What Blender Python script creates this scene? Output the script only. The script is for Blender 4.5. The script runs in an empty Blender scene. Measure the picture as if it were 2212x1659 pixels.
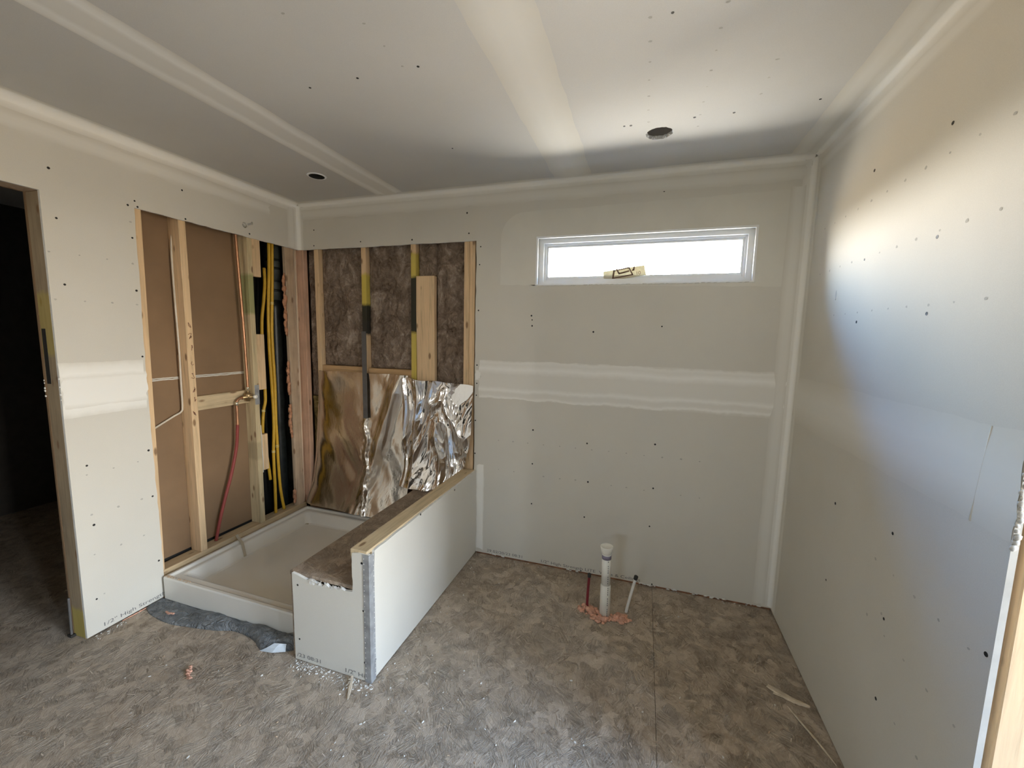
import bpy, bmesh, math, random
from mathutils import Vector, Matrix, noise
from mathutils.geometry import tessellate_polygon

rnd = random.Random(7)
def nvec(p):      # repeatable vector noise
    return Vector((noise.noise(p + Vector((9.3, 1.5, 6.7))), noise.noise(p), noise.noise(p + Vector((6.3, 5.1, 2.9)))))
scene = bpy.context.scene
COL = scene.collection

# ---------------------------------------------------------------- camera
cam_data = bpy.data.cameras.new('camera')
cam = bpy.data.objects.new('camera', cam_data)
COL.objects.link(cam)
cam_data.sensor_fit = 'HORIZONTAL'
cam_data.sensor_width = 36.0
cam_data.lens = 884.1 / 2212 * 36.0
cam_data.clip_start = 0.02
R_ = Vector((0.951497, 0.306878, 0.021877))
U_ = Vector((-0.0565095, 0.104426, 0.992926))
F_ = Vector((-0.302422, 0.946003, -0.116703))
cam.matrix_world = Matrix(((R_.x, U_.x, -F_.x, 2.4957), (R_.y, U_.y, -F_.y, -2.5116), (R_.z, U_.z, -F_.z, 1.5136), (0, 0, 0, 1)))
scene.camera = cam

# ---------------------------------------------------------------- sky, light, exposure
scene.view_settings.view_transform = 'Standard'
scene.view_settings.look = 'None'
scene.view_settings.exposure = 0.0
scene.view_settings.gamma = 1.0
scene.view_settings.use_curve_mapping = False
scene.cycles.max_bounces = 12
scene.cycles.diffuse_bounces = 7
scene.cycles.glossy_bounces = 5
scene.cycles.transparent_max_bounces = 12
scene.cycles.use_denoising = True

world = bpy.data.worlds.new('sky')
scene.world = world
world.use_nodes = True
wn, wl = world.node_tree.nodes, world.node_tree.links
wn.clear()
w_out = wn.new('ShaderNodeOutputWorld')
w_bg = wn.new('ShaderNodeBackground')
w_tc = wn.new('ShaderNodeTexCoord')
w_sep = wn.new('ShaderNodeSeparateXYZ')
w_map = wn.new('ShaderNodeMapRange')
w_map.inputs['From Min'].default_value = -1.0
w_ramp = wn.new('ShaderNodeValToRGB')
SKY = [(0.0, (0.66, 0.64, 0.60)), (0.25, (0.42, 0.40, 0.36)), (0.40, (0.30, 0.235, 0.155)), (0.475, (0.22, 0.18, 0.12)), (0.505, (1.0, 0.94, 0.84)), (0.55, (1.0, 0.97, 0.93)),
       (0.60, (0.86, 0.93, 1.0)), (0.69, (0.38, 0.64, 1.0)), (0.78, (0.07, 0.36, 1.0)), (1.0, (0.05, 0.30, 1.0))]
e = w_ramp.color_ramp.elements
e[0].position, e[0].color = SKY[0][0], (*SKY[0][1], 1)
e[1].position, e[1].color = SKY[-1][0], (*SKY[-1][1], 1)
for p, c in SKY[1:-1]:
    x = e.new(p); x.color = (*c, 1)
wl.new(w_tc.outputs['Generated'], w_sep.inputs[0])
wl.new(w_sep.outputs['Z'], w_map.inputs['Value'])
wl.new(w_map.outputs[0], w_ramp.inputs[0])
# the sky is brighter round the sun, which stands behind the back wall to the left
w_dot = wn.new('ShaderNodeVectorMath'); w_dot.operation = 'DOT_PRODUCT'
w_dot.inputs[1].default_value = (-0.45, 0.89, 0.0)
w_glow = wn.new('ShaderNodeMapRange'); w_glow.interpolation_type = 'SMOOTHSTEP'
for k_, v_ in ((1, -0.35), (2, 1.0), (3, 50.0), (4, 84.0)): w_glow.inputs[k_].default_value = v_
wl.new(w_tc.outputs['Generated'], w_dot.inputs[0])
wl.new(w_dot.outputs['Value'], w_glow.inputs[0])
wl.new(w_glow.outputs[0], w_bg.inputs['Strength'])
wl.new(w_ramp.outputs[0], w_bg.inputs['Color'])
wl.new(w_bg.outputs[0], w_out.inputs[0])

def portal(name, loc, rot, sx, sy):          # tells the sampler where daylight enters
    l = bpy.data.lights.new(name, 'AREA')
    l.shape = 'RECTANGLE'; l.size = sx; l.size_y = sy
    l.cycles.is_portal = True
    o = bpy.data.objects.new(name, l); COL.objects.link(o)
    o.location = loc; o.rotation_euler = rot
    return o
XE, YR = 4.7, -5.6                     # east and rear walls of the adjoining room
WIN_R_FILL = (1.2, 1.95, 1.80, 2.10)          # x0 x1 z0 z1 of the fill window added in the rear wall
WIN_E = (-2.30, -1.56, 0.20, 2.10)      # y0 y1 z0 z1 of the window in the east wall
WIN_S_FILL = (-2.98, -2.75, 0.60, 2.10)     # narrow extra window beside it, added to light the half wall
portal('portal_4', (XE + 0.13, (WIN_S_FILL[0] + WIN_S_FILL[1]) / 2, (WIN_S_FILL[2] + WIN_S_FILL[3]) / 2), (0, math.radians(90), 0), WIN_S_FILL[3] - WIN_S_FILL[2], WIN_S_FILL[1] - WIN_S_FILL[0])
portal('portal_1', (2.43, 0.2, 1.973), (math.radians(-90), 0, 0), 1.20, 0.29)
portal('portal_2', (XE + 0.13, (WIN_E[0] + WIN_E[1]) / 2, (WIN_E[2] + WIN_E[3]) / 2), (0, math.radians(90), 0), WIN_E[3] - WIN_E[2], WIN_E[1] - WIN_E[0])
portal('portal_3', ((WIN_R_FILL[0] + WIN_R_FILL[1]) / 2, YR - 0.13, (WIN_R_FILL[2] + WIN_R_FILL[3]) / 2), (math.radians(90), 0, 0), WIN_R_FILL[1] - WIN_R_FILL[0], WIN_R_FILL[3] - WIN_R_FILL[2])

H = 2.44      # ceiling height
W = 3.2615    # right wall
T = 0.0127    # drywall thickness
YE = -1.40    # where the right wall ends
HP, YP, XP, XB = 0.60, -1.152, 1.45, 1.01      # half wall height, front, right face; bench edge
HB = 0.424

# ---------------------------------------------------------------- material helpers
class NT:
    def __init__(s, name):
        s.m = bpy.data.materials.new(name); s.m.use_nodes = True
        s.n, s.l = s.m.node_tree.nodes, s.m.node_tree.links
        s.b = s.n['Principled BSDF']
        s.out = s.n['Material Output']
        s.tc = s.n.new('ShaderNodeTexCoord')
    def node(s, t, **kw):
        x = s.n.new(t)
        for k, v in kw.items(): setattr(x, k, v)
        return x
    def link(s, a, b): s.l.new(a, b)
    def coord(s, scale=(1, 1, 1), src='Object', rot=(0, 0, 0)):
        mp = s.node('ShaderNodeMapping')
        mp.inputs['Scale'].default_value = scale; mp.inputs['Rotation'].default_value = rot
        s.link(s.tc.outputs[src], mp.inputs['Vector'])
        return mp.outputs[0]
    def noise(s, vec, scale, detail=4, rough=0.55, dist=0.0):
        x = s.node('ShaderNodeTexNoise')
        x.inputs['Scale'].default_value = scale; x.inputs['Detail'].default_value = detail
        x.inputs['Roughness'].default_value = rough; x.inputs['Distortion'].default_value = dist
        s.link(vec, x.inputs['Vector'])
        return x.outputs['Fac']
    def ramp(s, fac, stops, interp='LINEAR'):
        r = s.node('ShaderNodeValToRGB'); r.color_ramp.interpolation = interp
        el = r.color_ramp.elements
        while len(el) < len(stops): el.new(0.5)
        for q, (p, c) in zip(el, stops):
            q.position = p; q.color = (*c, 1) if len(c) == 3 else c
        s.link(fac, r.inputs[0])
        return r.outputs[0]
    def mix(s, fac, a, b, mode='MIX'):
        x = s.node('ShaderNodeMix', data_type='RGBA', blend_type=mode)
        for k, v in ((0, fac), (6, a), (7, b)):
            if hasattr(v, 'is_linked') or hasattr(v, 'node'): s.link(v, x.inputs[k])
            else: x.inputs[k].default_value = v if k == 0 else ((*v, 1) if len(v) == 3 else v)
        return x.outputs[2]
    def math(s, op, a, b=0.0, c=0.0):
        x = s.node('ShaderNodeMath', operation=op)
        for k, v in enumerate((a, b, c)):
            if hasattr(v, 'node'): s.link(v, x.inputs[k])
            else: x.inputs[k].default_value = v
        return x.outputs[0]
    def maprange(s, v, a, b, c=0.0, d=1.0):
        x = s.node('ShaderNodeMapRange'); x.clamp = True
        s.link(v, x.inputs[0])
        for k, q in zip((1, 2, 3, 4), (a, b, c, d)): x.inputs[k].default_value = q
        return x.outputs[0]
    def sep(s, vec):
        x = s.node('ShaderNodeSeparateXYZ'); s.link(vec, x.inputs[0]); return x.outputs
    def bump(s, h, strength=0.3, dist=0.01):
        x = s.node('ShaderNodeBump'); x.inputs['Strength'].default_value = strength; x.inputs['Distance'].default_value = dist
        s.link(h, x.inputs['Height']); s.link(x.outputs[0], s.b.inputs['Normal'])
    def color(s, c):
        if hasattr(c, 'node'): s.link(c, s.b.inputs['Base Color'])
        else: s.b.inputs['Base Color'].default_value = (*c, 1)
    def set(s, rough=0.8, metal=0.0, spec=0.5):
        s.b.inputs['Roughness'].default_value = rough; s.b.inputs['Metallic'].default_value = metal
        s.b.inputs['Specular IOR Level'].default_value = spec
        return s.m

PAPER = (0.62, 0.59, 0.515)
MUD = (0.84, 0.825, 0.77)

def mat_plain(name, c, rough=0.6, metal=0.0, var=0.12, scale=14, bump=0.0, spec=0.4):
    t = NT(name)
    f = t.noise(t.coord(), scale)
    t.color(t.ramp(f, [(0.3, tuple(x * (1 - var) for x in c)), (0.7, tuple(min(1, x * (1 + var)) for x in c))]))
    if bump: t.bump(f, bump, 0.004)
    return t.set(rough, metal, spec)

def mat_paper(name='drywall_paper', c=PAPER):
    t = NT(name)
    f = t.noise(t.coord(), 1.7, 5)
    g = t.noise(t.coord(), 420, 2)
    col = t.ramp(f, [(0.3, tuple(x * 0.96 for x in c)), (0.7, tuple(x * 1.04 for x in c))])
    col = t.mix(0.06, col, t.ramp(g, [(0.35, (0.3, 0.29, 0.26)), (0.65, (0.8, 0.78, 0.72))]))
    t.color(col); t.bump(g, 0.06, 0.002)
    return t.set(0.72, 0, 0.25)

def mat_mud(name, stops, c=MUD):
    """joint compound trowelled over paper: UV v runs across the joint; stops say how thick it covers"""
    t = NT(name)
    u, v, _ = t.sep(t.tc.outputs['UV'])
    wob = t.noise(t.coord((1, 1, 1)), 3.2, 4)
    fine = t.noise(t.coord((1, 1, 1)), 30, 4)
    vv = t.math('ADD', v, t.math('MULTIPLY', t.math('SUBTRACT', wob, 0.5), 0.20))
    vv = t.math('ADD', vv, t.math('MULTIPLY', t.math('SUBTRACT', fine, 0.5), 0.06))
    f = t.ramp(vv, [(p, (k, k, k)) for p, k in stops])
    t.color(t.mix(f, PAPER, c)); t.bump(fine, 0.08, 0.003)
    return t.set(0.8, 0, 0.2)

def mat_wood(name, axis='z', c=(0.68, 0.485, 0.285), marks=(), knots=True, dirt=0.0):
    t = NT(name)
    oi = t.node('ShaderNodeObjectInfo')
    add = t.node('ShaderNodeVectorMath', operation='ADD')
    sc = t.node('ShaderNodeVectorMath', operation='SCALE'); sc.inputs['Scale'].default_value = 7.0
    comb = t.node('ShaderNodeCombineXYZ')
    for k in range(3): t.link(oi.outputs['Random'], comb.inputs[k])
    t.link(comb.outputs[0], sc.inputs[0])
    t.link(t.tc.outputs['Object'], add.inputs[0]); t.link(sc.outputs[0], add.inputs[1])
    mp = t.node('ShaderNodeMapping')
    s = {'x': (1.6, 26, 26), 'y': (26, 1.6, 26), 'z': (26, 26, 1.6)}[axis]
    mp.inputs['Scale'].default_value = s
    t.link(add.outputs[0], mp.inputs[0])
    f = t.noise(mp.outputs[0], 2.2, 5, 0.6, 0.6)
    col = t.ramp(f, [(0.3, tuple(x * 0.74 for x in c)), (0.5, c), (0.72, tuple(min(1, x * 1.12) for x in c))])
    if knots:
        mk = t.node('ShaderNodeMapping')
        mk.inputs['Scale'].default_value = {'x': (6, 15, 15), 'y': (15, 6, 15), 'z': (15, 15, 6)}[axis]
        t.link(add.outputs[0], mk.inputs[0])
        vo = t.node('ShaderNodeTexVoronoi'); vo.inputs['Scale'].default_value = 1.0
        t.link(mk.outputs[0], vo.inputs['Vector'])
        k = t.maprange(vo.outputs['Distance'], 0.09, 0.17, 0.85, 0.0)
        col = t.mix(k, col, (0.20, 0.11, 0.055))
    if dirt:
        d = t.noise(t.coord(), 6, 5)
        col = t.mix(t.maprange(d, 0.45, 0.7, 0.0, dirt), col, (0.20, 0.15, 0.10))
    if marks:
        x, y, z = t.sep(t.tc.outputs['Object'])
        zz = t.math('ADD', {'x': x, 'y': y, 'z': z}[axis], t.math('MULTIPLY', t.math('SUBTRACT', t.noise(t.coord(), 40), 0.5), 0.03))
        for a, b, mc, k in marks:      # lumber-yard spray marks
            m = t.math('MULTIPLY', t.maprange(zz, a - 0.012, a + 0.012), t.maprange(zz, b - 0.012, b + 0.012, 1.0, 0.0))
            col = t.mix(t.math('MULTIPLY', m, k), col, mc)
    t.color(col); t.bump(f, 0.15, 0.004)
    return t.set(0.7, 0, 0.25)

def mat_osb(name, c0, c1, c2, dust=0.5, bump=0.5, dustc=(0.50, 0.44, 0.36)):
    """strand board: small voronoi flakes, each with strands in its own direction, dust on top"""
    t = NT(name)
    base = t.coord((1, 1, 1))
    outc, outh = None, None
    for sc_, st in ((15.0, (17, 120, 40)), (29.0, (30, 190, 60))):
        vo = t.node('ShaderNodeTexVoronoi'); vo.inputs['Scale'].default_value = sc_
        wv = t.node('ShaderNodeVectorMath', operation='ADD')
        ns = t.node('ShaderNodeTexNoise'); ns.inputs['Scale'].default_value = sc_ * 0.8; t.link(base, ns.inputs['Vector'])
        sv = t.node('ShaderNodeVectorMath', operation='SCALE'); sv.inputs['Scale'].default_value = 0.9 / sc_
        t.link(ns.outputs['Color'], sv.inputs[0]); t.link(base, wv.inputs[0]); t.link(sv.outputs[0], wv.inputs[1])
        t.link(wv.outputs[0], vo.inputs['Vector'])
        sepc = t.node('ShaderNodeSeparateColor')
        t.link(vo.outputs['Color'], sepc.inputs[0])
        rot = t.node('ShaderNodeVectorRotate', rotation_type='Z_AXIS')
        t.link(base, rot.inputs['Vector'])
        t.link(t.math('ADD', t.math('MULTIPLY', sepc.outputs[0], 2.2), 0.2), rot.inputs['Angle'])
        mp = t.node('ShaderNodeMapping'); mp.inputs['Scale'].default_value = st
        t.link(rot.outputs[0], mp.inputs[0])
        f = t.noise(mp.outputs[0], 1.0, 4, 0.65, 0.5)
        show = t.maprange(sepc.outputs[2], 0.35, 0.75, 0.22, 1.0)      # dust hides most flakes
        f = t.math('ADD', 0.5, t.math('MULTIPLY', t.math('SUBTRACT', f, 0.5), show))
        hh = t.math('ADD', f, t.math('MULTIPLY', sepc.outputs[1], 0.22))
        outh = hh if outh is None else t.math('ADD', outh, hh)
        cc = t.ramp(t.math('ADD', t.math('MULTIPLY', f, 0.88), t.math('MULTIPLY', sepc.outputs[1], 0.12)), [(0.32, c0), (0.49, c1), (0.62, c2)])
        outc = cc if outc is None else t.mix(0.45, outc, cc)
    big = t.noise(base, 1.3, 6, 0.6, 0.6)
    d = t.maprange(big, 0.36, 0.66, 0.05, dust)
    mid = t.noise(base, 9.0, 6, 0.66, 0.8)
    outc = t.mix(t.maprange(mid, 0.50, 0.72, 0.0, 0.42), outc, tuple(x * 0.9 for x in c0))
    fin = t.noise(base, 34.0, 5, 0.65, 1.2)
    outc = t.mix(t.maprange(fin, 0.50, 0.70, 0.0, 0.38), outc, tuple(x * 0.9 for x in c0))
    outc = t.mix(d, outc, dustc)
    spk = t.noise(base, 170, 3)
    outc = t.mix(t.maprange(spk, 0.64, 0.70, 0.0, 0.55), outc, (0.70, 0.64, 0.56))
    pit = t.noise(base, 95, 3)
    outc = t.mix(t.maprange(pit, 0.66, 0.72, 0.0, 0.5), outc, tuple(x * 0.6 for x in c0))
    t.color(outc); t.bump(outh, bump, 0.011)
    return t.set(0.68, 0, 0.25)

M = {}
M['paper'] = mat_paper()
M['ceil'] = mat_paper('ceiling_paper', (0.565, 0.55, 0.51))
M['core'] = mat_plain('gypsum_core', (0.74, 0.73, 0.69), 0.9, var=0.08, scale=60, bump=0.4)
M['kraft'] = mat_plain('brown_paper', (0.235, 0.148, 0.08), 0.75, var=0.10, scale=3)
M['mud_full'] = mat_mud('joint_compound', [(0.0, 0.25), (0.16, 0.85), (0.84, 0.85), (1.0, 0.25)])
M['mud_band'] = mat_mud('joint_compound_feathered', [(0.0, 0.15), (0.05, 0.85), (0.11, 0.42), (0.18, 0.38), (0.25, 0.85), (0.34, 0.40), (0.64, 0.36), (0.78, 0.92), (0.88, 0.55), (0.95, 0.7), (1.0, 0.25)])
M['mud_wide'] = mat_mud('joint_compound_wide', [(0.0, 0.2), (0.10, 0.75), (0.22, 0.92), (0.34, 0.45), (0.66, 0.42), (0.78, 0.95), (0.90, 0.7), (1.0, 0.2)])
M['mud_soft'] = mat_mud('joint_compound_thin', [(0.0, 0.05), (0.35, 0.42), (0.65, 0.42), (1.0, 0.05)])
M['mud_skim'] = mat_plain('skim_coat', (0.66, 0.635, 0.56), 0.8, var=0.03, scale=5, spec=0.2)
M['osb'] = mat_osb('floor_strand_board', (0.17, 0.118, 0.073), (0.44, 0.345, 0.25), (0.70, 0.58, 0.45), 0.42, 1.25, (0.55, 0.475, 0.38))
M['osb_bench'] = mat_osb('bench_strand_board', (0.10, 0.06, 0.035), (0.30, 0.20, 0.125), (0.62, 0.49, 0.36), 0.40, 1.2)
M['wood'] = mat_wood('pine')
M['wood_x'] = mat_wood('pine_across', 'x')
M['wood_y'] = mat_wood('pine_along', 'y', (0.60, 0.47, 0.29), dirt=0.25)
M['wood_plate'] = mat_wood('pine_plate', 'y', (0.56, 0.42, 0.25))
M['wood_red'] = mat_wood('pine_reddish', 'z', (0.58, 0.36, 0.24), dirt=0.3)
M['wood_brown'] = mat_wood('pine_brown', 'z', (0.50, 0.37, 0.25), dirt=0.35)
M['wood_pale'] = mat_wood('pine_pale', 'z', (0.72, 0.58, 0.42), knots=False)
M['wood_ledge'] = mat_wood('pine_orange', 'x', (0.50, 0.32, 0.16), knots=False)
YEL, BLK, GRN, GRY = (0.55, 0.44, 0.06), (0.02, 0.022, 0.02), (0.16, 0.22, 0.06), (0.16, 0.15, 0.14)
M['wood_s2'] = mat_wood('pine_yellow_black_mark', 'z', marks=[(1.60, 1.93, YEL, 0.85), (1.50, 1.715, BLK, 0.97)])
M['wood_s3'] = mat_wood('pine_black_mark', 'z', marks=[(1.15, 2.06, YEL, 0.8), (1.52, 1.90, BLK, 0.97)])
M['wood_c'] = mat_wood('pine_green_mark', 'z', (0.56, 0.45, 0.27), marks=[(1.62, 1.88, GRN, 0.6), (0.62, 0.74, (0.25, 0.2, 0.12), 0.4)])
M['wood_jamb'] = mat_wood('pine_jamb', 'z', (0.36, 0.28, 0.18), marks=[(1.38, 1.66, YEL, 0.38), (0.0, 0.15, YEL, 0.55)], dirt=0.3)
M['white_gloss'] = mat_plain('white_acrylic', (0.70, 0.67, 0.60), 0.25, var=0.03, scale=3, spec=0.5)
M['vinyl'] = mat_plain('white_vinyl', (0.80, 0.81, 0.80), 0.35, var=0.02)
M['pvc'] = mat_plain('white_pvc', (0.80, 0.78, 0.70), 0.35, var=0.04)
M['ink'] = mat_plain('grey_ink', (0.16, 0.155, 0.15), 0.8, var=0.2, scale=90)
M['violet'] = mat_plain('violet_primer', (0.22, 0.20, 0.27), 0.6, var=0.3, scale=60)
M['screw'] = mat_plain('black_screw', (0.012, 0.011, 0.01), 0.6)
M['dimple'] = mat_plain('paper_dent', (0.42, 0.40, 0.35), 0.8)
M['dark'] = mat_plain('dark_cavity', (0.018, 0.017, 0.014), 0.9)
M['hall'] = mat_plain('unlit_hall_panel', (0.07, 0.06, 0.05), 0.9)  # near-black colour stands in for the lack of light in the hall
M['zinc'] = mat_plain('galvanised_steel', (0.33, 0.335, 0.335), 0.55, 0.25, var=0.25, scale=25)
M['zinc_dot'] = mat_plain('bead_hole', (0.75, 0.74, 0.70), 0.8)
M['copper'] = mat_plain('copper', (0.48, 0.25, 0.14), 0.38, 0.85, var=0.2, scale=20)
M['brass'] = mat_plain('brass', (0.40, 0.28, 0.14), 0.35, 0.85, var=0.3, scale=40)
M['solder'] = mat_plain('bright_fitting', (0.85, 0.78, 0.62), 0.25, 0.9)
M['red'] = mat_plain('red_tubing', (0.27, 0.05, 0.04), 0.5)
M['red_dark'] = mat_plain('dark_red_tubing', (0.20, 0.022, 0.03), 0.45)
M['white_tube'] = mat_plain('white_tubing', (0.75, 0.73, 0.68), 0.4)
M['black_cap'] = mat_plain('black_cap', (0.03, 0.028, 0.024), 0.5)
M['cable'] = mat_plain('white_cable', (0.62, 0.56, 0.46), 0.5)
M['yellow'] = mat_plain('yellow_tube', (0.60, 0.355, 0.03), 0.4, var=0.1, scale=20)
M['yellow_tag'] = mat_plain('yellow_band', (0.75, 0.62, 0.25), 0.4)
M['black_pipe'] = mat_plain('black_abs', (0.015, 0.018, 0.017), 0.35, var=0.4, scale=30)
M['grey_wrap'] = mat_plain('grey_green_wrap', (0.075, 0.085, 0.075), 0.6, var=0.35, scale=12)
M['foam'] = mat_plain('spray_foam', (0.66, 0.36, 0.25), 0.8, var=0.25, scale=40, bump=0.5)
M['foam_corner'] = mat_plain('orange_spray_foam', (0.45, 0.22, 0.12), 0.8, var=0.3, scale=40, bump=0.5)
M['strap'] = mat_plain('grey_strap', (0.11, 0.105, 0.10), 0.5, var=0.15, scale=20)
def mat_membrane():
    t = NT('grey_membrane')
    f = t.noise(t.coord((1, 1.6, 1)), 16, 4, 0.55, 1.8)
    g = t.noise(t.coord(), 55, 4)
    r = t.math('ABSOLUTE', t.math('SUBTRACT', f, 0.5))
    t.color(t.ramp(g, [(0.3, (0.17, 0.178, 0.18)), (0.7, (0.27, 0.275, 0.272))]))
    t.bump(r, 1.0, 0.06)
    return t.set(0.5, 0, 0.4)
M['tarp'] = mat_membrane()
M['tarp_white'] = mat_plain('pale_membrane_edge', (0.50, 0.535, 0.555), 0.5)
M['crumb'] = mat_plain('gypsum_crumbs', (0.68, 0.65, 0.59), 0.9, var=0.2, scale=200)
M['chip'] = mat_plain('wood_chips', (0.55, 0.40, 0.26), 0.8, var=0.3, scale=120)
M['splinter'] = mat_plain('splinter_wood', (0.60, 0.50, 0.37), 0.7, var=0.2, scale=30)
M['pencil'] = mat_plain('marker_scribble', (0.20, 0.08, 0.05), 0.8)
M['scuff'] = mat_plain('paper_scuff', (0.52, 0.50, 0.45), 0.8)
M['rust'] = mat_plain('rust_gap', (0.22, 0.10, 0.05), 0.8, var=0.4, scale=30)
M['tan_strap'] = mat_plain('tan_strap', (0.46, 0.40, 0.30), 0.6)

def mat_batt(name, c0, c1, c2):
    t = NT(name)
    v = t.coord((1, 1, 0.8))
    f = t.noise(v, 7, 6, 0.62, 1.6)
    g = t.noise(v, 24, 5, 0.6, 2.2)
    col = t.ramp(t.math('ADD', t.math('MULTIPLY', f, 0.65), t.math('MULTIPLY', g, 0.35)), [(0.34, c0), (0.52, c1), (0.70, c2)])
    t.color(col); t.bump(t.math('ADD', f, g), 0.9, 0.02)
    return t.set(0.95, 0, 0.1)
M['batt'] = mat_batt('brown_fibreglass', (0.09, 0.060, 0.040), (0.25, 0.188, 0.14), (0.50, 0.42, 0.34))
M['batt_olive'] = mat_batt('olive_fibreglass', (0.07, 0.05, 0.018), (0.22, 0.16, 0.06), (0.42, 0.33, 0.17))

def mat_foil(name, c, rough, warm=False):
    t = NT(name)
    f = t.noise(t.coord((1, 1, 0.5)), 7, 5, 0.6, 1.0)
    g = t.noise(t.coord((1, 1, 0.7)), 60, 3)
    col = t.ramp(f, [(0.3, tuple(x * 0.86 for x in c)), (0.7, c)])
    t.color(col)
    t.link(t.maprange(f, 0.3, 0.7, rough * 0.7, rough * 1.3), t.b.inputs['Roughness'])
    t.bump(t.math('ADD', f, t.math('MULTIPLY', g, 0.25)), 0.18, 0.012)
    t.b.inputs['Metallic'].default_value = 1.0
    return t.m
M['foil'] = mat_foil('foil_facing', (0.80, 0.735, 0.66), 0.20)
M['foil_bright'] = mat_foil('foil_crumpled', (0.82, 0.79, 0.77), 0.14)

def mat_glass():
    t = NT('window_glass')
    tr = t.node('ShaderNodeBsdfTransparent'); gl = t.node('ShaderNodeBsdfGlossy'); mx = t.node('ShaderNodeMixShader')
    gl.inputs['Roughness'].default_value = 0.03
    fr = t.node('ShaderNodeFresnel'); fr.inputs['IOR'].default_value = 1.35
    t.link(fr.outputs[0], mx.inputs[0]); t.link(tr.outputs[0], mx.inputs[1]); t.link(gl.outputs[0], mx.inputs[2])
    t.link(mx.outputs[0], t.out.inputs[0])
    return t.m
M['glass'] = mat_glass()

def mat_sticker(name, c, tr=0.35):
    t = NT(name)
    d = t.node('ShaderNodeBsdfDiffuse'); d.inputs[0].default_value = (*c, 1)
    k = t.node('ShaderNodeBsdfTranslucent'); k.inputs[0].default_value = (*c, 1)
    f = t.noise(t.coord(), 60, 3)
    col = t.ramp(f, [(0.3, tuple(x * 0.85 for x in c)), (0.7, c)])
    t.link(col, d.inputs[0]); t.link(col, k.inputs[0])
    mx = t.node('ShaderNodeMixShader'); mx.inputs[0].default_value = tr
    t.link(d.outputs[0], mx.inputs[1]); t.link(k.outputs[0], mx.inputs[2]); t.link(mx.outputs[0], t.out.inputs[0])
    return t.m
M['sticker'] = mat_sticker('sticker_paper', (0.66, 0.60, 0.44), 0.22)
M['sticker_ink'] = mat_sticker('sticker_brown_ink', (0.22, 0.14, 0.10), 0.15)

# ---------------------------------------------------------------- mesh helpers
def link(name, me, mat, parent=None):
    o = bpy.data.objects.new(name, me); COL.objects.link(o)
    if mat is not None:
        for m in (mat if isinstance(mat, (list, tuple)) else [mat]): me.materials.append(m)
    if parent is not None:
        o.parent = parent
        o.matrix_parent_inverse = parent.matrix_world.inverted()
    return o

def build(name, bm, mat, parent=None, smooth=False, uv=True):
    bmesh.ops.recalc_face_normals(bm, faces=bm.faces[:])
    me = bpy.data.meshes.new(name); bm.to_mesh(me); bm.free()
    if smooth:
        for p in me.polygons: p.use_smooth = True
    return link(name, me, mat, parent)

def tag(o, label=None, cat=None, group=None, kind=None):
    if label: o['label'] = label
    if cat: o['category'] = cat
    if group: o['group'] = group
    if kind: o['kind'] = kind
    return o

def empty(name, loc, label, cat, group=None):
    o = bpy.data.objects.new(name, None); COL.objects.link(o)
    o.location = loc; o.empty_display_size = 0.1
    o.matrix_world = Matrix.Translation(loc)
    return tag(o, label, cat, group)

def box(bm, x0, x1, y0, y1, z0, z1, bevel=0.0, jig=0.0):
    vs = [bm.verts.new((x, y, z)) for x in (x0, x1) for y in (y0, y1) for z in (z0, z1)]
    if jig:
        for v in vs: v.co += Vector((rnd.uniform(-jig, jig), rnd.uniform(-jig, jig), rnd.uniform(-jig, jig)))
    fs = [(0, 1, 3, 2), (4, 6, 7, 5), (0, 4, 5, 1), (2, 3, 7, 6), (0, 2, 6, 4), (1, 5, 7, 3)]
    faces = [bm.faces.new([vs[i] for i in f]) for f in fs]
    if bevel:
        es = {ed for f in faces for ed in f.edges}
        bmesh.ops.bevel(bm, geom=list(es), offset=bevel, segments=2, affect='EDGES', profile=0.6)
    return faces

def obox(name, x0, x1, y0, y1, z0, z1, mat, parent=None, bevel=0.0, jig=0.0):
    bm = bmesh.new(); box(bm, x0, x1, y0, y1, z0, z1, bevel, jig)
    return build(name, bm, mat, parent)

def lumber(name, x0, x1, y0, y1, z0, z1, mat, parent, wav=0.0015):
    """a board with eased edges, a little bow along its long side"""
    bm = bmesh.new(); box(bm, x0, x1, y0, y1, z0, z1)
    d = max(range(3), key=lambda k: (x1 - x0, y1 - y0, z1 - z0)[k])
    bmesh.ops.bevel(bm, geom=bm.edges[:], offset=0.0025, segments=1, affect='EDGES')
    long_e = [ed for ed in bm.edges if abs((ed.verts[0].co - ed.verts[1].co)[d]) > 0.5 * (x1 - x0, y1 - y0, z1 - z0)[d]]
    bmesh.ops.subdivide_edges(bm, edges=long_e, cuts=7, use_grid_fill=True)
    s = rnd.uniform(0, 50)
    for v in bm.verts:
        n = nvec(Vector((s, s, v.co[d] * 2.3)))
        off = Vector((n.x, n.y, n.z)) * wav; off[d] = 0
        v.co += off
    return build(name, bm, mat, parent)

def jag(p, q, n, amp):
    """points from p towards q (q left out), knocked sideways"""
    p, q = Vector(p), Vector(q)
    d = (q - p); nrm = Vector((-d.y, d.x)).normalized()
    return [(p + d * (i / n) + (nrm * rnd.uniform(-amp, amp) if i else Vector((0, 0))))[:] for i in range(n)]

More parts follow.
